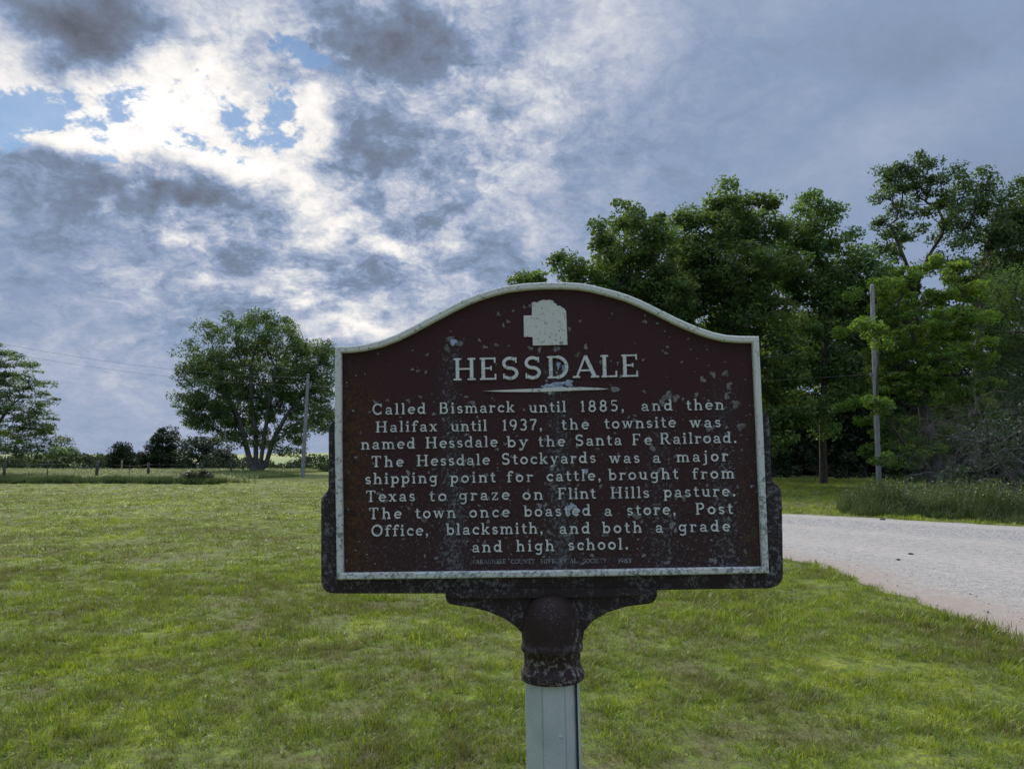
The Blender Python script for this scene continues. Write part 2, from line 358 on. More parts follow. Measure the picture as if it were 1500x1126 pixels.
def gn_scatter(name, pts, rot, scl, variants, material, label, cat):
    col = bpy.data.collections.new(name+'_pieces')
    for me in variants:
        me.materials.append(material); col.objects.link(bpy.data.objects.new(name+'_piece', me))
    me = bpy.data.meshes.new(name); me.vertices.add(len(pts)); me.vertices.foreach_set('co', np.asarray(pts, np.float32).ravel())
    a = me.attributes.new('rot', 'FLOAT_VECTOR', 'POINT'); a.data.foreach_set('vector', np.asarray(rot, np.float32).ravel())
    a = me.attributes.new('scl', 'FLOAT_VECTOR', 'POINT'); a.data.foreach_set('vector', np.asarray(scl, np.float32).ravel())
    a = me.attributes.new('pick', 'INT', 'POINT'); a.data.foreach_set('value', np.random.RandomState(5).randint(0, len(variants), len(pts)).astype(np.int32))
    o = obj(name, me, None); tag(o, label, cat, kind='stuff')
    ng = bpy.data.node_groups.new(name, 'GeometryNodeTree')
    ng.interface.new_socket('Geometry', in_out='INPUT', socket_type='NodeSocketGeometry'); ng.interface.new_socket('Geometry', in_out='OUTPUT', socket_type='NodeSocketGeometry')
    N = ng.nodes; L = ng.links
    gi = N.new('NodeGroupInput'); go = N.new('NodeGroupOutput'); ci = N.new('GeometryNodeCollectionInfo'); ip = N.new('GeometryNodeInstanceOnPoints')
    ci.inputs['Collection'].default_value = col; ci.inputs['Separate Children'].default_value = True; ci.inputs['Reset Children'].default_value = True
    def na(nm, t):
        x = N.new('GeometryNodeInputNamedAttribute'); x.data_type = t; x.inputs[0].default_value = nm; return [q for q in x.outputs if q.enabled and q.name == 'Attribute'][0]
    L.new(gi.outputs[0], ip.inputs['Points']); L.new(ci.outputs[0], ip.inputs['Instance']); ip.inputs['Pick Instance'].default_value = True
    L.new(na('pick', 'INT'), ip.inputs['Instance Index']); L.new(na('rot', 'FLOAT_VECTOR'), ip.inputs['Rotation']); L.new(na('scl', 'FLOAT_VECTOR'), ip.inputs['Scale'])
    L.new(ip.outputs[0], go.inputs[0])
    md = o.modifiers.new('scatter', 'NODES'); md.node_group = ng
    return o
def vnoise(x, y, s, seed):
    """cheap smooth value noise"""
    rs = np.random.RandomState(seed); T = rs.rand(64, 64); x = x/s; y = y/s
    xi = np.floor(x).astype(int); yi = np.floor(y).astype(int); fx = x-xi; fy = y-yi; fx = fx*fx*(3-2*fx); fy = fy*fy*(3-2*fy)
    a = T[xi % 64, yi % 64]; b = T[(xi+1) % 64, yi % 64]; c = T[xi % 64, (yi+1) % 64]; d = T[(xi+1) % 64, (yi+1) % 64]
    return (a*(1-fx)+b*fx)*(1-fy)+(c*(1-fx)+d*fx)*fy
def on_road(x, y, pad=0.0):
    return (x > edge(NEAR, y)+wob(y, 1)-pad) & (x < edge(FAR, y)+wob(y, 4)*1.3+pad)

def lawn():
    rs = np.random.RandomState(11); P_ = []; S_ = []
    bands = [(1.6, 4.2, 480, .95), (4.2, 6.5, 720, 1.0), (6.5, 11, 380, 1.25), (11, 20, 120, 1.8), (20, 34, 38, 2.6), (34, 56, 10, 3.6)]
    for y0, y1, dn, s in bands:
        hw = .74*y1+1.2; n = int(2*hw*(y1-y0)*dn); x = rs.uniform(-hw, hw, n); y = rs.uniform(y0, y1, n)
        k = (np.abs(x) < .74*y+1.2) & ~on_road(x, y, -.03); x = x[k]; y = y[k]
        c = .55*vnoise(x, y, .35, 3)+.45*vnoise(x, y, 1.3, 4); big = vnoise(x, y, .13, 9)
        k = rs.rand(len(x)) < .22+1.4*c; x = x[k]; y = y[k]; c = c[k]; big = big[k]
        h = s*(.35+1.0*c+.55*(big-.5))*rs.uniform(.7, 1.2, len(x))
        ed = np.clip(1-(edge(NEAR, y)-x)/.7, 0, 1)*(x < edge(NEAR, y)+.2); h = h*(1+.35*ed)
        hz = h*np.where(s > 1.3, .75*(1.5/s)**.5, 1.0)
        P_.append(np.stack([x, y, terr(x, y)], -1)); S_.append(np.stack([h*1.1, h*1.1, hz], -1))
    P_ = np.concatenate(P_); S_ = np.concatenate(S_); n = len(P_)
    rot = np.stack([rs.normal(0, .12, n), rs.normal(0, .12, n), rs.uniform(0, 6.28, n)], -1)
    var = [blades(17, .058, .055, .0042, 20+i, .95) for i in range(5)]+[blades(8, .085, .035, .0065, 40, .7), blades(9, .035, .05, .011, 41, 1.5), blades(12, .05, .07, .0035, 42, 1.6)]
    gn_scatter('lawn_grass', P_, rot, S_, var, M_grass, 'short mown grass covering the lawn around the marker', 'grass')
    print('lawn tufts', n)
lawn()

WEED = [(.2, (.035,.055,.022)), (.45, (.06,.09,.035)), (.65, (.10,.135,.05)), (.8, (.17,.17,.09))]
M_weed = m_grass('weed_blades', WEED, .3)
FIELD = [(.2, (.10,.13,.05)), (.45, (.17,.21,.08)), (.65, (.23,.27,.11)), (.8, (.30,.30,.16))]
M_field = m_grass('field_blades', FIELD, .3)
def weeds():
    rs = np.random.RandomState(21)
    # roadside thicket across the road
    pts = []; 
    while len(pts) < 5200:
        y = rs.uniform(13, 31); x = rs.uniform(7, 26); f = float(edge(FAR, y))
        lo = f + .9 + .25*math.sin(y*2.3); hi = f+8
        if lo < x < hi and x*F/y+CX > 1232+(y-22)*4+14*math.sin(y*5): pts.append((x, y, 0, min(1, (x-lo)/1.6)))
    pts = np.array(pts); n = len(pts); h = (.35+.62*pts[:, 3])*rs.uniform(.5, 1.15, n)*(.55+.75*vnoise(pts[:,0], pts[:,1], .9, 6))
    rot = np.stack([rs.normal(0, .1, n), rs.normal(0, .1, n), rs.uniform(0, 6.28, n)], -1)
    var = [blades(16, .8, .16, .016, 60+i, .45, head=.12 if i == 0 else None) for i in range(3)]+[blades(22, .6, .22, .03, 70, .9)]
    gn_scatter('roadside_weeds', pts[:, :3], rot, np.stack([h, h, h], -1), var, M_weed, 'tall dark weeds and grass along the far side of the gravel road', 'weeds')
    # short green verge and shaded lawn over the road
    n = 9000; y = rs.uniform(14, 60, n); x = rs.uniform(2, 40, n); d = x-edge(FAR, y); k = (d > 0) & (np.abs(x) < .8*y+2); x = x[k]; y = y[k]; n = len(x)
    mk = (((x-9.2)*.2)**2+((y-26.4)*.62)**2) > .7; x = x[mk]; y = y[mk]; n = len(x)
    h = rs.uniform(.8, 1.6, n)
    gn_scatter('verge_grass', np.stack([x, y, terr(x, y)], -1), np.stack([x*0, x*0, rs.uniform(0, 6.28, n)], -1), np.stack([h*1.3, h*1.3, h], -1),
        [blades(16, .11, .13, .012, 80+i, .8) for i in range(3)], M_grass, 'low green verge between the gravel road and the trees', 'grass')
    # dark uncut strip in front of the fence on the left
    n = 5200; x = rs.uniform(-62, -18.3, n); y = 47.2+.3*np.sin(x*.7)+rs.uniform(0, 3.2, n)**1.0
    h = rs.uniform(.5, 1.0, n)*(.7+.5*vnoise(x, y, 1.5, 8))
    gn_scatter('fence_row_weeds', np.stack([x, y, terr(x, y)], -1), np.stack([x*0, x*0, rs.uniform(0, 6.28, n)], -1), np.stack([h*1.2, h*1.2, h], -1),
        [blades(18, .55, .2, .04, 90+i, .5) for i in range(3)], M_weed, 'dark uncut grass strip in front of the pasture fence', 'weeds')
    # pale tall grass beyond it, up to the brow of the field
    n = 14000; y = rs.uniform(50.5, 94, n); x = rs.uniform(-80, -8, n); ok = (x < -18-(y-50)*.16+2*np.sin(y*.3)) ; x = x[ok]; y = y[ok]; n = len(x)
    h = rs.uniform(.5, 1.0, n)
    gn_scatter('pasture_grass', np.stack([x, y, terr(x, y)], -1), np.stack([x*0, x*0, rs.uniform(0, 6.28, n)], -1), np.stack([h*1.8, h*1.8, h], -1),
        [blades(16, .5, .3, .035, 95+i, .5, head=.1) for i in range(3)], M_field, 'pale tall pasture grass behind the fence', 'grass')
weeds()
def pebbles():
    rs = np.random.RandomState(31); P_ = []; S_ = []
    for y0, y1, dn in ((3, 12, 130), (12, 20, 60), (20, 30, 25)):
        n = int(dn*(y1-y0)*20); y = rs.uniform(y0, y1, n); x = rs.uniform(2, 22, n); k = on_road(x, y, .06) & (x < .75*y+2); x = x[k]; y = y[k]
        a = edge(NEAR, y); b = edge(FAR, y); t = (x-a)/(b-a); k = rs.rand(len(x)) < .25+.75*((t > .45) & (t < .8))-.15*(t < .2); x = x[k]; y = y[k]; t = t[k]
        s = rs.uniform(.004, .012, len(x))*(1+.7*(rs.rand(len(x)) > .985)); P_.append(np.stack([x, y, terr(x, y)+.018+.03*np.sin(np.clip(t,0,1)*np.pi)], -1)); S_.append(np.stack([s, s, s*.7], -1))
    P_ = np.concatenate(P_); S_ = np.concatenate(S_); n = len(P_); var = []
    for i in range(4):
        bm = bmesh.new(); bmesh.ops.create_icosphere(bm, subdivisions=1, radius=1)
        for v in bm.verts: v.co *= rs.uniform(.7, 1.2)
        me = bpy.data.meshes.new('pebble'); bm.to_mesh(me); bm.free(); var.append(me)
    m, g = mat('limestone_chips'); oi = g.n('ShaderNodeObjectInfo')
    out(g, pbsdf(g, g.ramp(oi.outputs['Random'], [(0, (.22,.215,.22)), (.3, (.32,.31,.31)), (1, (.5,.49,.47))]), .9, .2))
    gn_scatter('road_gravel', P_, rs.uniform(0, 6.28, (n, 3)), S_, var, m, 'loose limestone gravel lying on the road', 'gravel'); print('pebbles', n)
pebbles()

# ------------------------------------------------------------------ trees
def tube(path, rad, V, Q, sides=6):
    path = np.asarray(path); n = len(path); b0 = len(V)
    for i in range(n):
        d = path[min(i+1, n-1)]-path[max(i-1, 0)]; d = d/(np.linalg.norm(d)+1e-9)
        a = np.cross(d, [0.31, .95, .05]); a /= np.linalg.norm(a)+1e-9; b = np.cross(d, a)
        for s in range(sides):
            th = 2*np.pi*s/sides; V.append(path[i]+(a*np.cos(th)+b*np.sin(th))*rad[i])
    for i in range(n-1):
        for s in range(sides):
            s2 = (s+1) % sides; Q.append((b0+i*sides+s, b0+i*sides+s2, b0+(i+1)*sides+s2, b0+(i+1)*sides+s))
def skeleton(trunks, tips, r_tip, rs, jit=.12):
    """trunks: list of polylines from the base; tips: clump centres. Greedy joining, pipe-model radii."""
    N = []; par = []
    for tl in trunks:
        prev = -1
        for k, p in enumerate(tl):
            if k == 0 and N: prev = 0; continue
            N.append(np.array(p, float)); par.append(prev); prev = len(N)-1
    base = N[0]; first = len(N); top = np.mean([N[i] for i in range(first)], axis=0)
    order = np.argsort(np.linalg.norm(tips-top, axis=1)+.2*rs.rand(len(tips)))
    plen = [0.0]*len(N)
    for i in range(1, len(N)): plen[i] = plen[par[i]]+np.linalg.norm(N[i]-N[par[i]])*.3
    A = np.zeros((len(N)+len(tips)*3, 3)); A[:len(N)] = N; PL = np.zeros(len(A)); PL[:len(N)] = plen; cnt = len(N)
    lowok = base[2]+.25*(top[2]-base[2])
    for ti in order:
        p = tips[ti]; d = np.linalg.norm(A[:cnt]-p, axis=1); cost = d+.28*PL[:cnt]+np.where(A[:cnt, 2] > p[2]+.2, .8*(A[:cnt, 2]-p[2]), 0)+np.where(A[:cnt, 2] < lowok, 3, 0)
        j = int(np.argmin(cost)); q = A[j]; L = d[j]; pr = j
        for f in ((.36, .7) if L > .6 else (.5,)):
            mpt = q+(p-q)*f+rs.normal(0, jit*L*.5, 3)+np.array([0, 0, .10*L*math.sin(f*3.14)])
            A[cnt] = mpt; PL[cnt] = PL[pr]+np.linalg.norm(mpt-A[pr]); par.append(pr); pr = cnt; cnt += 1
        A[cnt] = p; PL[cnt] = PL[pr]+np.linalg.norm(p-A[pr]); par.append(pr); cnt += 1
    A = A[:cnt]; wgt = np.zeros(cnt); kids = [[] for _ in range(cnt)]
    for i in range(cnt-1, 0, -1):
        if not kids[i]: wgt[i] = 1
        if par[i] >= 0: wgt[par[i]] += wgt[i]; kids[par[i]].append(i)
    rad = r_tip*np.power(np.maximum(wgt, 1), .47)
    V = []; Q = []
    stack = [(0, None)]
    while stack:
        s, frm = stack.pop(); path = [s]; c = s
        while kids[c]:
            ks = sorted(kids[c], key=lambda k: -wgt[k]); stack += [(k, c) for k in ks[1:]]; c = ks[0]; path.append(c)
        pts = [A[i] for i in path]; rr = [rad[i] for i in path]
        if frm is not None: pts = [A[frm]]+pts; rr = [min(rad[frm], rr[0]*1.15)]+rr
        if frm is None: rr[0] *= 1.35
        tube(pts, rr, V, Q, 7 if rr[0] > .12 else 4)
    return np.array(V), np.array(Q)
def leaf_cloud(cent, rad, per, size, rs, flat=.65, up=.5, ctint=.5, asp=.55, droop=0):
    n = len(cent); idx = np.repeat(np.arange(n), per); m = len(idx)
    d = rs.normal(size=(m, 3)); d /= np.linalg.norm(d, axis=1)[:, None]; rr = rs.uniform(.25, 1, m)**.6
    off = d*rr[:, None]*rad[idx][:, None]; off[:, 2] *= flat
    off[:, 2] -= droop*(off[:, 0]**2+off[:, 1]**2)/(rad[idx]+.01)
    p = cent[idx]+off
    nrm = rs.normal(size=(m, 3))*.75+d*.5; nrm[:, 2] += up; nrm /= np.linalg.norm(nrm, axis=1)[:, None]
    a = np.cross(nrm, rs.normal(size=(m, 3))); a /= np.linalg.norm(a, axis=1)[:, None]+1e-9; b = np.cross(nrm, a)
    s = size*rs.uniform(.6, 1.35, m)[:, None]
    V = np.stack([p-a*s, p-b*s*asp-a*s*.1, p+a*s, p+b*s*asp-a*s*.1], 1).reshape(-1, 3); Q = np.arange(4*m).reshape(m, 4)
    t = np.clip(ctint+rs.normal(0, .16, n)[idx]+rs.normal(0, .16, m), 0, 1)
    return V, Q, t
def lobes_to_clumps(lobes, dens, rs, shell=.55):
    """lobes: array (x,y,z,r); clump centres spread through each lobe, denser near its skin"""
    out_ = []
    for x, y, z, r, *e in lobes:
        n = max(3, int(dens*r*r)); d = rs.normal(size=(n, 3)); d /= np.linalg.norm(d, axis=1)[:, None]
        q = d*(rs.uniform(shell, 1.0, n))[:, None]*r; q[:, 2] *= .85; out_.append(q+np.array([x, y, z]))
    return np.concatenate(out_)
def make_tree(name, label, base_px, Y, lobes_px, leafm, seed, size=.13, per=60, crad=.55, dens=5.0, trunks=None, bark=None, r_tip=.022, group=None,
              flat=.65, up=.5, tint=.5, droop=0, depth=.8, cat='tree', asp=.55, shell=.55, base_y=None, trunk_w=None):
    rs = np.random.RandomState(seed)
    if cat == 'tree': dens *= 1.75; size *= .80; crad *= 1.10; per = int(per*1.65)
    bx = (base_px-CX)/F*Y*1.0; bz = float(terr(bx, Y)) if base_y is None else base_y
    base = np.array([bx, Y, bz-.05])
    L = []; fixed = []
    for (px, py, r, *e) in lobes_px:
        dy = (e[0] if e else rs.uniform(-1, 1)*depth*max(1.0, r/F*Y)); p = at(px, py, Y+dy); L.append((p.x, p.y, p.z, r/F*Y)); fixed.append(bool(e))
    L = np.array(L)
    # every lobe is matched by a partner further round the crown so the tree is as deep as it is wide
    ctr = np.array([L[:, 0].mean(), Y])
    W = (L[:, 0].max()-L[:, 0].min())*.5
    ex = []
    for (x, y, z, r), fx in zip(L, fixed):
        if rs.rand() < .75 and not fx:
            off = math.sqrt(max(.1, 1-min(1, abs(x-ctr[0])/(W+.1))**2))*W*.75
            ex.append((x+rs.uniform(-.4, .4), Y+off*rs.uniform(.3, 1), z-.1*r, r*.95))
    if ex: L = np.concatenate([L, np.array(ex)])
    cl = lobes_to_clumps(L, dens, rs, shell); cl = cl[cl[:, 2] > bz+.3]
    if trunks is None:
        cz = np.average(L[:, 2], weights=L[:, 3]); cx = L[:, 0].mean()
        trunks = [[(0, 0, 0), (.05, 0, (cz-bz)*.3), ((cx-bx)*.4, 0, (cz-bz)*.65), ((cx-bx)*.9, .3, cz-bz)]]
    T = [[base+np.array(p, float) for p in tl] for tl in trunks]
    t = thing(name, tuple(base), label, cat, group)
    V, Q = skeleton(T, cl, r_tip, rs)
    me = mesh_np('trunk', V-base, Q, smooth=True); obj('trunk', me, bark or M_bark, t)
    cr = crad*rs.uniform(.65, 1.3, len(cl)); V, Q, tt = leaf_cloud(cl, cr, per, size, rs, flat, up, tint, asp, droop)
    k = V.reshape(-1, 4, 3)[:, :, 2].min(1) > bz+.02; Q = Q[k]; tt = tt[k]
    me = mesh_np('crown', V-base, Q, tt); obj('crown', me, leafm, t)
    print(name, seed, 'clumps', len(cl), 'leaves', len(Q)); return t

# -- left side
make_tree('shade_tree', 'big round-crowned tree with several trunks fanning from one base, behind the left utility pole', 378, 79,
  [(375,490,34),(330,505,34),(415,500,32),(290,520,28),(450,525,32),(372,530,50),(310,555,40),(280,545,24),(440,560,42),(275,590,22),(300,600,34),(480,520,16),(478,555,18),
   (350,590,44),(410,590,40),(455,600,28),(478,580,16),(330,625,26),(290,618,18),(362,640,20),(395,640,20),(430,630,24),(420,655,14),(474,605,12),(470,625,8),(345,470,18),(405,470,20),(375,465,14),(300,480,14),(470,505,14)],
  M_leafE, 101, size=.15, per=54, crad=.8, dens=2.7, r_tip=.027,
  trunks=[[(0,0,0),(-.5,0,.8),(-1.1,.2,2.5),(-2.0,.3,5.5),(-3.6,.3,8.5)], [(0,0,0),(-.1,.1,1.0),(-.3,.3,4),(-.9,.4,7.5),(-1.0,.2,11)],
          [(0,0,0),(.4,0,1.0),(.6,.1,3.5),(1.0,.3,7),(1.6,.3,11)], [(0,0,0),(.9,.1,1.0),(1.5,.2,3.4),(2.8,.2,6.0),(4.6,.4,8.5)]], bark=m_bark('bark_grey', (.055,.05,.045), (.17,.16,.145)))
make_tree('feathery_tree', 'feathery drooping tree cut off by the left picture edge', -25, 58,
  [(0,545,22),(30,560,22),(-30,530,40),(10,575,30),(45,590,22),(62,600,12),(-20,600,50),(20,615,32),(55,625,20),(0,650,30),(45,650,20),(70,645,12),(84,655,7),(20,530,12),(-60,560,50),(-70,620,50),(-10,520,18),(5,665,18)],
  M_leafB, 102, size=.16, per=60, crad=.66, dens=3.2, tint=.3, flat=.28, up=1.3, asp=.3, droop=.25, r_tip=.014, bark=M_pale)
make_tree('round_cedar', 'small dark rounded tree left of the grey roof', 178, 118, [(178,662,12),(168,672,12),(188,672,12),(178,682,14),(178,655,9),(164,684,10),(192,684,10)], M_leafF, 103, size=.2, per=60, crad=.9, dens=3, tint=.25, group=None)
make_tree('dark_pine', 'tall dark pine standing just behind the grey roof', 238, 122, [(243,634,9),(235,648,12),(250,648,12),(226,655,10),(240,665,16),(255,664,14),(222,668,9),(208,672,11),(270,672,12),(215,682,12),(200,684,9),(262,684,12),(240,682,12),(232,641,9)], M_leafF, 104, size=.2, per=60, crad=.9, dens=3, tint=.2)
make_tree('field_tree', 'grey-green spreading tree between the roof and the big shade tree', 285, 96, [(275,652,14),(295,645,16),(310,652,16),(270,668,14),(290,672,16),(315,672,16),(330,665,12),(340,676,9)], M_leafD, 105, size=.17, per=50, crad=.8, dens=2.6, tint=.2)
# -- right side: the grove across the road
make_tree('walnut_tree', 'leftmost tree of the grove, its ragged crown rising behind the top of the marker', 940, 44,
  [(768,407,7),(785,405,6),(758,412,6),(825,380,12),(835,400,18),(850,385,14),(870,350,16),(880,330,14),(895,365,24),(880,395,22),(918,305,17),(935,320,18),(905,325,16),(958,318,14),(945,350,26),(925,375,26),
   (965,385,36),(905,415,34),(860,440,36),(940,440,44),(985,430,40),(900,490,50),(980,500,55),(820,430,20),(970,340,24)], M_leafA, 201, size=.15, per=50, crad=.62, dens=6, r_tip=.018, tint=.42)
make_tree('broad_maple', 'broad dense tree with the highest peak right above the marker shoulder', 1075, 47,
  [(1062,272,9),(1060,290,14),(1085,292,13),(1010,318,22),(1040,310,22),(1070,312,24),(1105,305,24),(1125,292,12),(1000,345,26),(1040,345,36),(1090,345,36),(1130,340,26),(1020,385,44),(1090,395,50),(1140,385,34),
   (1040,450,54),(1110,460,54),(1060,520,56),(1140,530,42),(1000,540,50),(1110,590,46),(1150,600,34),(965,420,40),(1010,430,40),(975,470,40),(1130,640,34)], M_leafA, 202, size=.16, per=56, crad=.75, dens=5, tint=.5, flat=.5, up=.8)
make_tree('elm_tree', 'dense dark tree whose trunk shows left of the roadside pole', 1203, 49,
  [(1186,286,9),(1180,305,16),(1205,310,14),(1225,308,10),(1175,335,24),(1205,345,26),(1165,370,30),(1215,380,32),(1250,345,12),(1255,375,22),(1280,395,22),(1235,410,34),(1180,420,42),(1270,430,30),
   (1220,460,42),(1165,480,40),(1265,490,34),(1200,530,40),(1255,550,34),(1160,560,34),(1150,345,26),(1150,400,30),(1290,430,30),(1300,480,34),(1190,600,24,-1.5),(1226,592,24,-1),(1206,628,17,-1.5)], M_leafB, 203, size=.15, per=54, crad=.7, dens=5, tint=.45, r_tip=.014)
make_tree('tall_open_tree', 'tallest tree of the grove, open crown forking against the sky', 1348, 56,
  [(1292,252,10),(1308,262,14),(1330,250,13),(1345,228,8),(1350,245,14),(1365,262,12),(1325,275,15),(1350,282,15),(1300,282,10),(1312,300,12),(1335,312,13),(1360,306,13),(1378,300,8),(1290,325,8),(1308,340,9),(1345,335,8),(1295,360,12),(1300,400,20),(1330,420,24),(1385,330,8),(1375,350,12),(1325,350,9),(1310,375,14),(1375,385,18),(1345,265,14),(1318,250,10),(1365,240,8)],
  M_leafE, 204, size=.14, per=44, crad=.6, dens=5.5, tint=.35, r_tip=.022, shell=.3,
  trunks=[[(0,0,0),(.2,0,5),(.3,0,11),(.1,0,14.3),(-.6,0,16.5),(-1.5,0,19.0)], [(0,0,0),(.1,0,14.0),(1.2,0,16.5),(2.4,.2,18.2)]])
make_tree('spreading_elm', 'tall loose tree with a slanting limb at the right picture edge', 1425, 53,
  [(1402,250,12),(1412,265,15),(1435,258,13),(1450,272,12),(1400,290,12),(1430,295,17),(1460,300,18),(1395,315,10),(1420,325,14),(1480,285,14),(1500,268,14),(1520,280,30),(1455,330,20),(1490,325,24),(1530,340,44),(1480,365,24),(1405,355,10),(1445,362,12),(1520,400,40),(1570,360,50),(1580,430,50),(1395,400,18),(1430,420,24),(1445,285,18),(1480,310,22),(1470,345,24),(1430,345,16),(1500,305,26),(1505,385,30),(1460,395,24),(1410,385,16)],
  M_leafE, 205, size=.14, per=46, crad=.66, dens=5, tint=.5, r_tip=.02, shell=.3)
make_tree('willow', 'grey-green twiggy tree behind the dead branches on the right', 1510, 40,
  [(1480,420,30),(1520,430,46),(1465,470,26),(1510,500,50),(1560,480,60),(1460,520,24),(1500,560,46),(1570,560,60),(1470,585,30)], M_leafB, 206, size=.11, per=50, crad=.5, dens=6, flat=1.3, up=0, asp=.25, tint=.4)
make_tree('young_maple', 'bright yellow-green maple half hiding the roadside pole', 1365, 37.5,
  [(1262,474,9,-5.2),(1283,486,10,-5.2),(1279,583,9,-5.2),(1294,594,11,-5.2),(1292,500,9,-5.2),(1296,672,11,-5.2),(1330,400,20),(1365,390,18),(1395,398,18),(1305,425,18),(1345,430,30),(1390,430,30),(1425,430,20),(1290,412,10),(1300,455,22),(1350,480,38),(1410,475,34),(1445,465,16),(1262,474,8),(1280,484,10),(1310,510,30),(1375,530,40),(1435,520,24),(1450,495,14),(1285,540,10),
   (1300,560,22),(1345,570,34),(1405,580,36),(1445,560,16),(1275,583,8),(1290,590,12),(1310,622,24),(1360,630,34),(1410,640,28),(1296,615,9),(1325,665,24),(1375,680,24),(1415,690,18),(1305,672,10),(1340,695,14),(1395,700,14),(1350,655,26),(1445,620,26),(1450,590,24)],
  M_leafC, 207, size=.105, per=60, crad=.42, dens=8, tint=.5, flat=.5, up=.8)
make_tree('juniper', 'dusky bluish bush at the road edge under the dead branches', 1480, 29,
  [(1455,650,24,-2),(1425,685,20,-2),(1475,665,26,-3),(1500,640,30,-3),(1400,700,15,-2),(1470,640,28),(1500,610,34),(1440,680,26),(1480,690,34),(1530,660,50),(1420,705,16),(1550,600,50),(1390,715,14)], M_leafD, 208, size=.075, per=60, crad=.4, dens=10, tint=.3, cat='bush', up=.2, flat=.9)
# deep row behind
BR = [('shaded_backing_tree','dark tree deep in the grove directly behind the marker',880,64,[(860,470,50),(900,520,55),(840,560,50),(920,600,50),(870,640,45)]),
 ('shaded_backing_tree','dark tree deep in the grove behind the broad peaked tree',1010,66,[(980,480,55),(1040,520,60),(960,560,50),(1060,600,50),(1000,640,50)]),
 ('shaded_backing_tree','dark tree deep in the grove just right of the marker edge',1130,66,[(1110,470,55),(1170,520,55),(1100,590,45),(1160,600,45),(1130,650,40),(1180,650,30)]),
 ('shaded_backing_tree','dark tree deep in the grove between the trunk and the pole',1262,70,[(1250,470,50),(1290,520,50),(1240,560,45),(1270,610,45),(1250,650,40),(1290,660,30),(1235,680,20)]),
 ('shaded_backing_tree','dark tree deep in the grove behind the bright maple',1390,68,[(1350,470,50),(1420,500,60),(1360,560,50),(1430,600,60),(1370,650,50),(1330,620,40)]),
 ('shaded_backing_tree','dark tree deep in the grove beside the right picture edge',1510,66,[(1480,420,60),(1540,480,80),(1500,560,70),(1560,620,80),(1480,660,50)])]
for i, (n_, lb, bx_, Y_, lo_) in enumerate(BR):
    make_tree(n_, lb, bx_, Y_, lo_, M_leafF, 300+i, size=.24, per=34, crad=.9, dens=2.6, tint=.2)  # near-black leaf colour holds the shade inside the grove

def dead_branches(name, label, px, Y, n, seed, H, spread, cat='dead tree'):
    rs = np.random.RandomState(seed); b = at(px, 700, Y); base = np.array([b.x, Y, 0.0]); V = []; Q = []
    def grow(p, d, L, r, k):
        pts = [p]; rr = [r]; c = p.copy(); s = 6
        for i in range(s):
            d = d+rs.normal(0, .22, 3)+np.array([0, 0, -.13]); d /= np.linalg.norm(d); c = c+d*L/s; pts.append(c.copy()); rr.append(r*(1-(i+1)/s*.75))
            if k > 0 and i > 0:
                for _ in range(3 if rs.rand() < .5 else 2):
                    dd = d+rs.normal(0, .6, 3); dd /= np.linalg.norm(dd); grow(c.copy(), dd, L*rs.uniform(.35, .6), rr[-1]*.55, k-1)
        tube(pts, rr, V, Q, 5 if r > .02 else 3)
    for i in range(n):
        a = rs.uniform(0, 2*np.pi); d = np.array([np.cos(a)*spread-.25, np.sin(a)*spread, rs.uniform(.5, 1.2)]); d /= np.linalg.norm(d)
        grow(base+rs.normal(0, .15, 3)*[1, 1, 0], d, H*rs.uniform(.7, 1.1), .05*rs.uniform(.6, 1), 3)
    V = np.array(V)
    o = obj(name, mesh_np(name, V-base, np.array([q for q in Q]), smooth=True), M_pale, loc=tuple(base)); tag(o, label, cat); return o
dead_branches('dead_tree', 'tangle of bare grey dead branches at the right picture edge', 1545, 26.5, 10, 7, 5.4, 1.0)
dead_branches('dead_sapling', 'low broken grey branches poking from the weeds beneath the bright maple', 1385, 28, 5, 9, 2.0, 1.3, 'dead sapling')

def shrub(name, label, px, Y, lobes, m, seed, **k): return make_tree(name, label, px, Y, lobes, m, seed, cat='bush', r_tip=.008, **k)
shrub('dry_bush', 'brownish dry bush at the right end of the dark grass strip', 285, 48.5, [(272,697,7),(285,694,8),(298,699,7),(262,702,5),(306,703,5),(290,701,7),(278,702,7)], M_dry, 401, size=.07, per=110, crad=.3, dens=60)
shrub('trunk_skirt_bush', 'low dark growth around the foot of the big shade tree', 375, 77, [(350,694,5),(365,692,6),(380,692,6),(395,693,5),(340,696,3)], M_leafA, 402, size=.09, per=60, crad=.3, dens=18)
shrub('pole_foot_bush', 'small dark tuft of brush at the foot of the left utility pole', 442, 66.5, [(440,696,3.5),(445,697,3)], M_leafA, 403, size=.06, per=60, crad=.15, dens=40)
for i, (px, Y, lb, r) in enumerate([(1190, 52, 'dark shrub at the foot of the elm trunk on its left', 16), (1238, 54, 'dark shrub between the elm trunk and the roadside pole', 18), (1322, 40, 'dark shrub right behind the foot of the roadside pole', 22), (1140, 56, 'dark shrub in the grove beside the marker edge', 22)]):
    shrub('understory_shrub', lb, px, Y, [(px, 690-r*.3, r*.8), (px-r, 692, r*.6), (px+r, 692, r*.6), (px+3, 680-r*.6, r*.6)], M_leafF, 410+i, size=.1, per=50, crad=.4, dens=8, tint=.2)  # shade under the trees put into the leaf colour

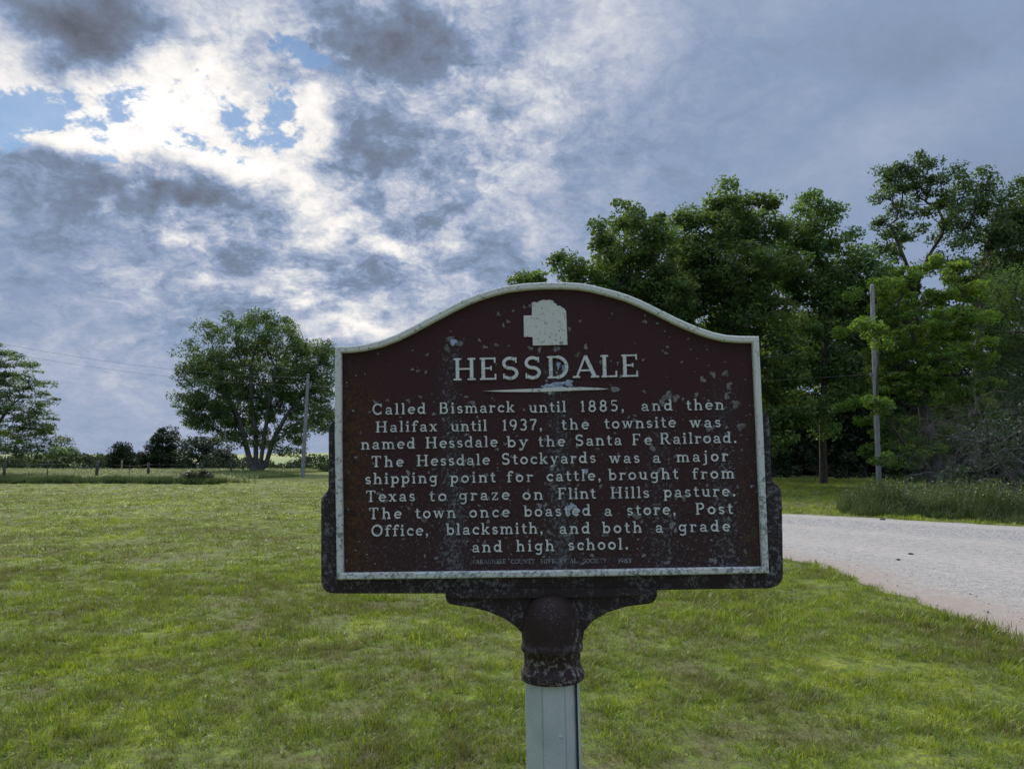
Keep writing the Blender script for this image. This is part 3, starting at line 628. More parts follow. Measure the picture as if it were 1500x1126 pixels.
def grove_back():
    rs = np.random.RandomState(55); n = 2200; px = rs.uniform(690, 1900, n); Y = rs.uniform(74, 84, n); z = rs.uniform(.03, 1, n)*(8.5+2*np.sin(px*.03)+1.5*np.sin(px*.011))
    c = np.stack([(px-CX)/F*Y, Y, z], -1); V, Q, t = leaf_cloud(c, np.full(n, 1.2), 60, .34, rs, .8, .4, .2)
    tag(obj('woodland_edge', mesh_np('woodland_edge', V, Q, t), M_leafF), 'dark tangled undergrowth closing off the grove behind its trunks', 'undergrowth', kind='stuff')  # leaves coloured dark to carry the shade behind the trunks
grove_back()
def treeline():
    rs = np.random.RandomState(77); C_ = []
    for i in range(950):
        px = rs.uniform(-120, 700); Y = rs.uniform(190, 260); top = 665+5*math.sin(px*.05)+3*math.sin(px*.021+1)+(6 if px > 190 else 0)+(5 if px > 400 else 0)
        py = rs.uniform(top+2, 694); p = at(px, py, Y); C_.append((p.x, p.y, p.z))
    C_ = np.array(C_); V, Q, t = leaf_cloud(C_, np.full(len(C_), 1.7), 70, .36, rs, .8, .5, .6)
    tag(obj('distant_treeline', mesh_np('distant_treeline', V, Q, t), M_leafF), 'low far-off line of trees below the pasture hills', 'treeline', kind='stuff')
treeline()

# ------------------------------------------------------------------ poles, wires, fence, house
def pole(name, label, px, Y, top_px, r0, r1, lean, group):
    b = at(px, 700, Y); base = Vector((b.x, Y, float(terr(b.x, Y)))); t = at(px, top_px, Y); H = t.z-base.z
    th = thing(name, tuple(base), label, 'utility pole', group); V = []; Q = []
    k = [(0, 0, -.3), (lean*.3, 0, H*.33), (lean*.6, 0.02, H*.66), (lean, 0, H)]
    tube(k, [r0, r0*.9+r1*.1, (r0+r1)/2, r1], V, Q, 12)
    me = mesh_np('shaft', V, Q, smooth=True); obj('shaft', me, M_pole, th)
    V = []; Q = []; tube([(lean, 0, H), (lean, 0, H+.05)], [r1, r1*.45], V, Q, 12); V.append((lean, 0, H+.055)); V = np.array(V)
    T = [[a[0], a[1], a[2], a[3]] for a in Q]; obj('cap', mesh_np('cap', V, T), M_pole, th)
    return th, base+Vector((lean, 0, H)), H
M_metal = mat('dull_insulator'); out(M_metal[1], pbsdf(M_metal[1], (.22,.23,.25), .5, .4)); M_metal = M_metal[0]
def insulator(parent, z, lean, side=0):
    bm = bmesh.new()
    for k, (r, h, zz) in enumerate(((.04, .10, 0), (.07, .03, .03), (.06, .03, .08))):
        bmesh.ops.create_cone(bm, cap_ends=True, segments=10, radius1=r, radius2=r*.8, depth=h, matrix=Matrix.Translation((lean+.17*(1 if side else -1), 0, z+zz)))
    bmesh.ops.create_cone(bm, cap_ends=True, segments=6, radius1=.012, radius2=.012, depth=.2, matrix=Matrix.Translation((lean+.09*(1 if side else -1), 0, z)) @ Matrix.Rotation(R(90), 4, 'Y'))
    bm_obj('insulator', bm, M_metal, parent, smooth=False)
pl, ptop, H1 = pole('utility_pole', 'slim grey utility pole standing in front of the big round-crowned tree', 443, 67, 548, .17, .11, .28, 'utility poles')
insulator(pl, H1-.3, .27); insulator(pl, H1-1.0, .26, 1)
pr, ptop2, H2 = pole('utility_pole', 'weathered grey utility pole partly covered by the bright maple', 1287, 33.5, 418, .112, .085, .10, 'utility poles')
insulator(pr, H2-4.0, .05); insulator(pr, H2-.4, .1)
M_wire = mat('wire'); out(M_wire[1], pbsdf(M_wire[1], (.10,.10,.11), .6, .3)); M_wire = M_wire[0]
def wire(name, label, a, b, sag, r):
    a = Vector(a); b = Vector(b); pts = []
    for i in range(25):
        t = i/24; p = a.lerp(b, t); p.z -= sag*4*t*(1-t); pts.append(np.array(p))
    V = []; Q = []; tube(pts, [r]*25, V, Q, 4); V = np.array(V); o = pts[0]
    tag(obj(name, mesh_np(name, V-o, Q), M_wire, loc=tuple(o)), label, 'wire', 'overhead wires')
wire('overhead_wire', 'upper overhead wire sloping down from the left picture edge to the slim pole', at(-250, 446, 50), ptop-Vector((.1, 0, .3)), 1.1, .009)
wire('overhead_wire', 'lower overhead wire sloping down from the left picture edge to the slim pole', at(-250, 462, 50), ptop-Vector((-.1, 0, 1.0)), 1.0, .008)
wire('overhead_wire', 'thin overhead wire running behind the marker between the two poles', ptop-Vector((-.1, 0, 1.0)), ptop2-Vector((.17, 0, 3.95)), .6, .006)

def fence():
    t = thing('pasture_fence', (-33, 50.5, 0), 'old wood-post wire fence running along the uncut strip on the left', 'fence')
    o0 = np.array([-33, 50.5, 0])
    P0 = [(-47,47.9,1.3,.07),(-39.5,49.3,1.3,.06),(-33.1,50.5,1.35,.09),(-31.5,52.5,1.35,.03),(-29.3,54.6,1.42,.11),(-28.8,58.2,1.2,.03),(-29.1,62,1.3,.11),(-27.2,68,1.3,.08),(-27.2,75,1.2,.08),(-29.2,84,1.2,.08)]
    rs = np.random.RandomState(3); M_post = m_bark('fence_post_wood', (.05,.045,.04), (.14,.125,.11)); tops = []
    for (x, y, h, r) in P0:
        V = []; Q = []; z = float(terr(x, y)); lx = rs.uniform(-.06, .06)
        tube([(0,0,-.2),(lx*.5,0,h*.5),(lx,0,h),(lx,0,h+.01)], [r, r*.95, r*.88, r*.5], V, Q, 8)
        o = obj('post', mesh_np('post', V, Q, smooth=False), M_post, t, loc=(x-o0[0], y-o0[1], z)); tops.append(np.array((x-o0[0]+lx, y-o0[1], z+h)))
    for dz in (.15, .45, .75, 1.0):
        V = []; Q = []; pts = []
        for i in range(len(tops)-1):
            for k in range(5):
                p = tops[i]*(1-k/5)+tops[i+1]*k/5; pts.append(p+np.array([0, -.02, -dz-.05*math.sin(k/5*3.14)]))
        pts.append(tops[-1]+np.array([0, 0, -dz])); tube(pts, [.006]*len(pts), V, Q, 4); obj('wire', mesh_np('wire', V, Q), M_wire, t)
fence()
def marker_post():
    b = at(178, 690, 92); V = []; Q = []; tube([(0,0,-.2),(0,0,1.4),(0,0,1.42)], [.10, .09, .05], V, Q, 8)
    M = m_bark('pale_post_wood', (.16,.14,.11), (.30,.27,.21))
    tag(obj('gate_post', mesh_np('gate_post', V, Q), M, loc=(b.x, 92, float(terr(b.x, 92)))), 'short pale wooden post in the pasture before the small dark tree', 'post')
marker_post()
def house():
    p = at(232, 690, 128); gz = float(terr(p.x, 128)); t = thing('farmhouse', (p.x, 128, gz), 'low house with a grey hipped roof below the brow of the pasture', 'house')
    Mr, g = mat('grey_shingles'); tc = g.n('ShaderNodeTexCoord'); wv = g.n('ShaderNodeTexWave'); wv.bands_direction = 'Z'; g.put(wv.inputs[0], tc.outputs['Object']); wv.inputs['Scale'].default_value = 3
    out(g, pbsdf(g, g.mix(g.m('MULTIPLY', wv.outputs['Fac'], .5), (.17,.165,.18), (.24,.235,.25)), .9, .2, bump=wv.outputs['Fac'], bstr=.3))
    Mw, g = mat('pale_siding'); tc = g.n('ShaderNodeTexCoord'); wv = g.n('ShaderNodeTexWave'); wv.bands_direction = 'Z'; g.put(wv.inputs[0], tc.outputs['Object']); wv.inputs['Scale'].default_value = 2.4
    out(g, pbsdf(g, g.mix(wv.outputs['Fac'], (.40,.39,.37), (.5,.49,.47)), .7, .3, bump=wv.outputs['Fac'], bstr=.5))
    hw, hd, wh, rt = 5.2, 3.6, 2.35, 3.75
    bm = bmesh.new(); bmesh.ops.create_cube(bm, size=1, matrix=Matrix.Translation((0, 0, wh/2)) @ Matrix.Diagonal((2*hw, 2*hd, wh, 1))); bm_obj('wall', bm, Mw, t)
    bm = bmesh.new(); e = .5; lo = [bm.verts.new(v) for v in ((-hw-e,-hd-e,wh+.01),(hw+e,-hd-e,wh+.01),(hw+e,hd+e,wh+.01),(-hw-e,hd+e,wh+.01))]; mid = [bm.verts.new((v.co.x, v.co.y, wh+.16)) for v in lo]
    r1 = bm.verts.new((-2.2,0,rt)); r2 = bm.verts.new((2.2,0,rt)); bm.faces.new(lo[::-1])
    for i in range(4): bm.faces.new((lo[i], lo[(i+1)%4], mid[(i+1)%4], mid[i]))
    bm.faces.new((mid[0], mid[1], r2, r1)); bm.faces.new((mid[1], mid[2], r2)); bm.faces.new((mid[2], mid[3], r1, r2)); bm.faces.new((mid[3], mid[0], r1)); bm_obj('roof', bm, Mr, t)
    Mg = mat('window_glass'); out(Mg[1], pbsdf(Mg[1], (.03,.035,.04), .1, .6)); Mg = Mg[0]
    for x in (-3.2, 3.1):
        bm = bmesh.new(); bmesh.ops.create_cube(bm, size=1, matrix=Matrix.Translation((x, -hd-.02, 1.4)) @ Matrix.Diagonal((1.3, .08, 1.1, 1))); w_ = bm_obj('window', bm, Mw, t)
        bm = bmesh.new(); bmesh.ops.create_cube(bm, size=1, matrix=Matrix.Translation((x, -hd-.065, 1.4)) @ Matrix.Diagonal((1.12, .02, .94, 1))); bm_obj('pane', bm, Mg, w_)
    bm = bmesh.new(); bmesh.ops.create_cube(bm, size=1, matrix=Matrix.Translation((.2, -hd-.02, 1.03)) @ Matrix.Diagonal((.95, .08, 2.02, 1))); bm_obj('door', bm, Mg, t)
house()
def stone(px, py, s, seed, label):
    d = ray(px, py); k = -(EYE-.03)/d.z; p = Vector((0, 0, EYE))+d*k; rs = np.random.RandomState(seed)
    bm = bmesh.new(); bmesh.ops.create_icosphere(bm, subdivisions=2, radius=1)
    for v in bm.verts: v.co = Vector((v.co.x*s*1.3, v.co.y*s, v.co.z*s*.6))*rs.uniform(.85, 1.12)
    m, g = mat('dark_stone'); out(g, pbsdf(g, g.ramp(g.noise(None, 8, 4), [(.3, (.05,.045,.04)), (.7, (.10,.09,.08))]), .9, .2))
    o = bm_obj('clod', bm, m); o.location = (p.x, p.y, .04); tag(o, label, 'stone')
stone(1293, 761, .055, 1, 'dark clod lying near the far edge of the gravel road')
stone(1334, 812, .035, 2, 'dark stone in the middle of the gravel road')
stone(1316, 820, .024, 3, 'smaller dark stone just left of the other in mid road')

# ------------------------------------------------------------------ the marker
SY = 1.78
O = at(810, 700, SY)
frame = (Matrix.Rotation(R(1.5), 3, 'Z') @ Matrix.Rotation(R(-1.12), 3, 'Y') @ Matrix.Rotation(R(.45), 3, 'X'))
# +Z turn swings the right end away, so the sign is turned the other way
frame = (Matrix.Rotation(R(-1.5), 3, 'Z') @ Matrix.Rotation(R(-1.12), 3, 'Y') @ Matrix.Rotation(R(.45), 3, 'X'))
Ux, Uy, Uz = frame.col[0].copy(), frame.col[1].copy(), frame.col[2].copy()
foot = O - Uz*(O.z/Uz.z) + Uy*.045
MK = thing('historical_marker', tuple(foot), 'brown cast-metal town history marker with white rim and lettering on an eight-sided grey post', 'sign', rot=frame.to_euler())
def uv(px, py, dep=0.0):
    """pixel -> marker-local (x,z) on the marker's plane, dep metres in front of the panel face"""
    pl = O-Uy*dep; d = ray(px, py); c = Vector((0, 0, EYE)); k = (pl-c).dot(Uy)/d.dot(Uy); q = c+d*k-foot
    return q.dot(Ux), q.dot(Uz)
YP = (O-foot).dot(Uy)          # local y of the panel face (negative = towards the reader)

def lichen_nodes(g, p, base, dens=.5, grey=(.20,.205,.22)):
    """grey lichen specks and brown stains over a painted casting; p = object coords in metres"""
    n = g.noise(p, 9, 4, .6); f = g.noise(p, 95, 3, .75); f2 = g.noise(p, 240, 2, .7)
    v = g.vor(g.v('ADD', p, g.v('SCALE', g.noise(p, 60, 2, .5, col=True)) if False else p), 40)
    mask = g.m('MULTIPLY', g.rng(n, .62-dens*.35, .80-dens*.3), g.rng(f, .50, .63))
    mask2 = g.m('MULTIPLY', g.rng(f2, .56, .66), g.rng(n, .40, .6))
    col = g.mix(g.m('MULTIPLY', mask, .75), base, grey)
    col = g.mix(g.m('MULTIPLY', mask2, .5), col, tuple(c*.8 for c in grey))
    return col, f
def m_casting(name, base, dens=.6, panel=False, metal=0):
    m, g = mat(name); tc = g.n('ShaderNodeTexCoord'); p = tc.outputs['Object']
    if not panel:
        col, f = lichen_nodes(g, p, base, dens)
        if name == 'marker_collar_paint':      # crust round the neck rings and down the right-hand side
            sp = g.n('ShaderNodeSeparateXYZ'); g.put(sp.inputs[0], p); nk = g.m('MULTIPLY', g.rng(sp.outputs[2], uv(809,935)[1], uv(809,965)[1], 0, 1), g.rng(sp.outputs[2], uv(809,1004)[1], uv(809,992)[1], 0, 1))
            rt = g.rng(g.m('ADD', sp.outputs[0], g.m('MULTIPLY', g.noise(p, 25, 3, .6), .03)), uv(835,950)[0]+.015, uv(848,950)[0]+.015)
            a = g.m('MAXIMUM', nk, rt); cl_ = g.noise(p, 75, 4, .7); k = g.m('MULTIPLY', g.rng(cl_, .50, .60), a)
            col = g.mix(g.m('MULTIPLY', k, .85), col, g.ramp(g.noise(p, 200, 2, .6), [(.4, (.12,.09,.08)), (.6, (.27,.26,.25))]))
    else:
        sp = g.n('ShaderNodeSeparateXYZ'); g.put(sp.inputs[0], p); X = sp.outputs[0]; Z = sp.outputs[2]
        n = g.noise(p, 7, 5, .65); f = g.noise(p, 110, 3, .75); f2 = g.noise(p, 45, 4, .7); vf = g.noise(p, 330, 2, .6)
        zt = uv(810, 560)[1]; zb = uv(810, 850)[1]
        low = g.rng(g.m('ADD', Z, g.m('MULTIPLY', n, .16)), zb+.05, zt+.14, 1, 0)
        def band(px, wd, top):
            c = uv(px, 650)[0]; d = g.m('ABSOLUTE', g.m('ADD', g.m('SUBTRACT', X, c), g.m('MULTIPLY', g.m('SUBTRACT', n, .5), .07)))
            a = g.rng(d, 0, wd, 1, 0); tz = uv(px, top)[1]; return g.m('MULTIPLY', a, g.rng(Z, tz-.03, tz, 1, 0))
        bands = g.m('MAXIMUM', band(662, .05, 500), g.m('MAXIMUM', band(818, .055, 520), g.m('MULTIPLY', band(965, .06, 590), .6)))
        bands = g.m('MAXIMUM', bands, g.m('MULTIPLY', band(1060, .06, 560), .7))
        dn = g.m('ADD', g.m('MULTIPLY', low, .42), g.m('MULTIPLY', bands, .65), clamp=True)
        th = g.m('SUBTRACT', f, g.m('MULTIPLY_ADD', dn, -.17, .64))
        grime = g.rng(th, 0, .10)
        col = g.mix(g.m('MULTIPLY', dn, .65), (*base, 1), (.030,.026,.027,1))
        col = g.mix(g.m('MULTIPLY', grime, .7), col, (.15,.155,.165,1))
        gr = g.rng(g.noise(p, 30, 3, .6), .60, .70); col = g.mix(g.m('MULTIPLY', g.m('MULTIPLY', gr, dn), .35), col, (.05,.08,.075,1))
        sp2 = g.m('MULTIPLY', g.rng(vf, .60, .68), g.m('ADD', g.m('MULTIPLY', dn, .8), .10)); col = g.mix(g.m('MULTIPLY', sp2, .7), col, (.20,.19,.195,1))
        # orange-brown growth down the left side
        xl = uv(497, 700)[0]; dl = g.m('SUBTRACT', X, xl); dl = g.m('ADD', dl, g.m('MULTIPLY', g.m('SUBTRACT', n, .5), .10))
        lm = g.rng(dl, .03, .13, 1, 0); lm = g.m('MULTIPLY', lm, g.rng(Z, uv(500, 560)[1]-.04, uv(500, 520)[1], 1, 0))
        lm = g.m('MULTIPLY', lm, g.rng(f, .42, .60)); col = g.mix(g.m('MULTIPLY', lm, .85), col, (.095,.042,.010,1))
        ge2 = g.m('MULTIPLY', g.rng(dl, 0, .10, 1, 0), g.rng(f2, .45, .6)); col = g.mix(g.m('MULTIPLY', ge2, .7), col, (.012,.012,.010,1))
        xr = uv(1105, 700)[0]; dr = g.rng(g.m('SUBTRACT', xr, X), 0, .07, 1, 0); col = g.mix(g.m('MULTIPLY', g.m('MULTIPLY', dr, low), g.m('MULTIPLY', g.rng(f2, .45, .62), .5)), col, (.10,.07,.022,1))
        f = g.m('ADD', f, g.m('MULTIPLY', grime, .5))
    out(g, pbsdf(g, col, .62, .22, metal, bump=f, bstr=.35, bdist=.0015)); return m
M_panel = m_casting('marker_panel_paint', (.045,.0165,.0165), panel=True)
M_cast = m_casting('marker_casting', (.032,.021,.022), .75)
M_castr = m_casting('marker_collar_paint', (.030,.0175,.0155), .12)
def m_white():
    m, g = mat('marker_white_paint'); tc = g.n('ShaderNodeTexCoord'); p = tc.outputs['Object']
    sp = g.n('ShaderNodeSeparateXYZ'); g.put(sp.inputs[0], p); Z = sp.outputs[2]
    low = g.rng(Z, uv(810, 840)[1], uv(810, 520)[1], 1, .0)
    n = g.noise(p, 14, 4, .6); f = g.noise(p, 130, 3, .75)
    th = g.m('ADD', f, g.m('MULTIPLY', low, .07)); th = g.m('ADD', th, g.m('MULTIPLY', g.m('SUBTRACT', n, .5), .25))
    sp_ = g.rng(th, .57, .65); col = g.mix(n, (.66,.655,.58), (.58,.60,.55)); col = g.mix(g.m('MULTIPLY', low, .35), col, (.46,.53,.55))
    col = g.mix(g.m('MULTIPLY', sp_, .8), col, (.12,.13,.12)); out(g, pbsdf(g, col, .6, .3, bump=f, bstr=.2, bdist=.001)); return m
M_white = m_white()

RO = [(490,507),(514,506.3),(532,504),(556,498.5),(580,489.5),(604,477.5),(628,464.5),(646,455),(664,445.5),(682,437),(700,430),(722,423),(743,418),(770,414.5),(796,413),(822,412.8),(848,414.2),(866,417),(884,421.4),
      (902,426),(920,431.6),(938,439),(956,447.5),(974,456.5),(992,465.5),(1010,473.5),(1028,480.6),(1046,486.6),(1064,490.4),(1084,491.8),(1112,492)]
def smooth_closed(pts): return pts
RIM = RO+[(1119,640),(1127,839.5),(810,845),(493,849),(490,640)]
def offset(poly, d):
    """inward mitred offset of a closed clockwise-in-image polygon"""
    n = len(poly); res = []
    for i in range(n):
        a = Vector(poly[i-1]); b = Vector(poly[i]); c = Vector(poly[(i+1) % n]); e1 = (b-a).normalized(); e2 = (c-b).normalized()
        n1 = Vector((-e1.y, e1.x)); n2 = Vector((-e2.y, e2.x)); m = (n1+n2); m = m/max(.2, m.length_squared)*2
        res.append((b.x+m.x*d, b.y+m.y*d))
    return res
def prism(bm, poly, y0, y1, bev=0.0):
    """poly [(x,z)], y0 front, y1 back; optional chamfer on the front edge"""
    if bev:
        ctr = sum((Vector(p) for p in poly), Vector((0, 0)))/len(poly); area = sum(poly[i-1][0]*poly[i][1]-poly[i][0]*poly[i-1][1] for i in range(len(poly)))
        inner = offset(poly, bev if area > 0 else -bev); rings = [(inner, y0), (poly, y0+bev), (poly, y1)]
    else: rings = [(poly, y0), (poly, y1)]
    vs = [[bm.verts.new((x, y, z)) for x, z in pl] for pl, y in rings]; n = len(poly)
    bm.faces.new(vs[0]); bm.faces.new(vs[-1][::-1])
    for a, b in zip(vs, vs[1:]):
        for i in range(n): bm.faces.new((a[i], a[(i+1) % n], b[(i+1) % n], b[i]))
def corner(c, a, b, n=5):
    """rounded corner points from a to b with control c"""
    return [((1-t)**2*a[0]+2*t*(1-t)*c[0]+t*t*b[0], (1-t)**2*a[1]+2*t*(1-t)*c[1]+t*t*b[1]) for t in [i/n for i in range(n+1)]]
# panel body
bm = bmesh.new(); pan = [uv(x, y) for x, y in offset(RIM, 1.5)]
prism(bm, pan, YP, YP+.022); panel = bm_obj('panel', bm, M_panel, MK)
# rim
def ring_mesh(outer, widths, y0, y1, ch):
    bm = bmesh.new(); n = len(outer)
    prof = [(0, y1), (0, y0+ch), (ch*600, y0), (widths-ch*600, y0), (widths, y0+ch), (widths, y1)]
    rows = []
    for off, y in prof:
        pl = offset(outer, off) if off else outer
        rows.append([bm.verts.new((uv(x, z, YP-y0)[0], y, uv(x, z, YP-y0)[1])) for x, z in pl])
    for a, b in zip(rows, rows[1:]):
        for i in range(n): bm.faces.new((a[i], a[(i+1) % n], b[(i+1) % n], b[i]))
    return bm
bm = ring_mesh(RIM, 9.6, YP-.013, YP+.012, .003); rim = bm_obj('rim', bm, M_white, MK)
# wings + lower apron behind the panel
D2 = -.009
def P2(l, dep=D2): return [uv(x, y, dep) for x, y in l]
apron = corner((481,618),(495,614),(481,628))+[(481,712)]+corner((480,719),(481,714),(476,723))+corner((470,727),(476,723),(470,734))+corner((470,869),(470,849),(490,869))+[(652,869),(810,866.5),(963,864)]+ \
        corner((1149,860),(1124,861.5),(1147.5,838))+[(1146,740)]+corner((1145,712),(1145,724),(1137,709))+corner((1130,705),(1137,709),(1130,694))+[(1128,630)]+corner((1127,603),(1127,616),(1113,604))+[(1100,604),(510,614)]
bm = bmesh.new(); prism(bm, P2(apron), YP+.009, YP+.030, .0025); bm_obj('backing_plate', bm, M_cast, MK)
# bracket
D3 = -.016
br = [(652.5,868)]+corner((653,884),(652.5,874),(664,886))+[(691,889.5),(716,896),(741,907),(757,919),(764,927),(766,950),(851,950),(856,924),(868,910),(889,897),(919,888)]+corner((961,884),(945,885),(963,872))+[(963,862)]
bm = bmesh.new(); prism(bm, P2(br, D3), YP+.016, YP+.040, .003); bm_obj('bracket', bm, M_cast, MK)
bm = bmesh.new(); led = [(654,862),(654,872),(664,876),(740,877),(880,875),(952,872.5),(962,869),(962,860)]
prism(bm, P2(led, -.004), YP+.004, YP+.0158, .002); bm_obj('ledge', bm, M_cast, MK)
# collar (lathe, domed front)
def lathe(prof, cx, cy, seg=40, slope=None):
    bm = bmesh.new(); rows = []
    for r, z in prof: rows.append([bm.verts.new((cx+r*math.cos(2*math.pi*k/seg), cy+r*math.sin(2*math.pi*k/seg), z)) for k in range(seg)])
    for a, b in zip(rows, rows[1:]):
        for k in range(seg): bm.faces.new((a[k], a[(k+1) % seg], b[(k+1) % seg], b[k]))
    bm.faces.new(rows[0]); bm.faces.new(rows[-1][::-1]); return bm
CYL = YP+.028; RC = 43.5*SY/F*.985
cxl = uv(809, 940, .03)[0]
def zz(py, dep=.035): return uv(809, py, dep)[1]
z0 = zz(925); zt_ = zz(868, .0); prof = []
for i in range(15):
    a = i/14*math.pi/2; prof.append((max(.001, RC*math.sin(a)**.85), z0+(zt_-z0)*math.cos(a)**.9 if i < 14 else z0))
prof += [(RC*1.0, zz(946)), (RC*1.005, zz(949)), (RC*1.045, zz(953)), (RC*1.055, zz(957)), (RC*1.035, zz(960.5)), (RC*.975, zz(962.5)), (RC*.955, zz(964)), (RC*.955, zz(981)), (RC*.965, zz(983.5)), (RC*1.01, zz(988)), (RC*1.045, zz(992)), (RC*1.06, zz(993)), (RC*1.065, zz(994.5)), (RC*1.065, zz(1002)), (RC*1.06, zz(1003.5)), (RC*1.04, zz(1004.5)), (RC*.9, zz(1005))]
bm = lathe(prof, cxl, CYL); col_o = bm_obj('collar', bm, M_castr, MK, smooth=True)
# post: hollow eight-sided extrusion
def m_post():
    m, g = mat('galvanised_post_paint'); tc = g.n('ShaderNodeTexCoord'); p = tc.outputs['Object']
    mp = g.n('ShaderNodeMapping'); g.put(mp.inputs[0], p); mp.inputs[3].default_value = (1, 1, .12)
    n = g.noise(mp.outputs[0], 40, 4, .6); n2 = g.noise(p, 9, 4, .6); f = g.noise(p, 260, 2, .6)
    col = g.ramp(n2, [(.3, (.42,.47,.50)), (.55, (.52,.57,.60)), (.75, (.56,.60,.62))]); col = g.mix(g.m('MULTIPLY', g.rng(n, .4, .7), .25), col, (.45,.47,.47)); col = g.mix(g.m('MULTIPLY', g.rng(f, .62, .7), .5), col, (.22,.22,.2))
    out(g, pbsdf(g, col, .38, .5, .25, bump=n, bstr=.08, bdist=.001)); return m
def post():
    bm = bmesh.new(); Rv = .0605/math.cos(math.pi/8); rot = R(22.5+1.5); ring = []
    pc = uv(811, 1070, .04)[0]
    pts = []
    for k in range(8):
        a = rot+k*math.pi/4; a1 = a-.02; a2 = a+.02
        for aa, kk in ((a-.030, .998), (a-.012, .968), (a+.012, .968), (a+.030, .998)): pts.append((pc+Rv*math.cos(aa)*kk, CYL+Rv*math.sin(aa)*kk))
    inn = [(pc+(x-pc)*.93, CYL+(y-CYL)*.93) for x, y in pts]; n = len(pts); zt = zz(998); zb = -.25
    A = [[bm.verts.new((x, y, z)) for x, y in pl] for pl, z in ((inn, zt), (pts, zt), (pts, zb), (inn, zb))]
    for a, b in zip(A, A[1:]+A[:1]):
        for i in range(n): bm.faces.new((a[i], a[(i+1) % n], b[(i+1) % n], b[i]))
    po = bm_obj('post', bm, m_post(), MK)
    # small dent plug and seam strip
    bm = bmesh.new(); bmesh.ops.create_uvsphere(bm, u_segments=14, v_segments=8, radius=.007, matrix=Matrix.Translation((uv(822, 1086, .07)[0], CYL-.0585, zz(1086, .06))) @ Matrix.Diagonal((1, .5, 1, 1)))
    bm_obj('rivet', bm, bpy.data.materials['galvanised_post_paint'], po, smooth=True)
post()
bm = bmesh.new(); sx_ = uv(846.5, 1070, .03)[0]; zs0, zs1 = zz(1006), -.2
bmesh.ops.create_cube(bm, size=1, matrix=Matrix.Translation((sx_, CYL-.034, (zs0+zs1)/2)) @ Matrix.Diagonal((.0035, .012, zs0-zs1, 1)))
M_seam, g_ = mat('post_seam'); out(g_, pbsdf(g_, (.03,.03,.032), .7, .2)); bm_obj('seam_strip', bm, M_seam, MK)

# emblem: outline of the county
CO = [(767,462),(779,462),(779,443),(783,442),(787,443.5),(791,440.5),(796,439),(801,439.8),(805,439),(810,440.5),(812,444),(815,445),(816,448),(820,447.5),(823,450),(827,452),(829.3,456),(830,470),(831.3,505),(780.5,506),(780,493.5),(767.5,493.5)]
bm = bmesh.new(); prism(bm, [uv(x, y, .0035) for x, y in CO], YP-.0035, YP+.001, .0006); bm_obj('county_emblem', bm, M_white, panel)
UL = [(707,572.6),(735,571.2),(770,569.6),(800,568.2),(850,566.8),(875,568.0),(893,569.6),(875,571.0),(850,571.6),(800,573.6),(770,574.2),(735,573.8)]
bm = bmesh.new(); prism(bm, [uv(x, y, .003) for x, y in UL], YP-.003, YP+.001, .0004); bm_obj('underline', bm, M_white, panel)

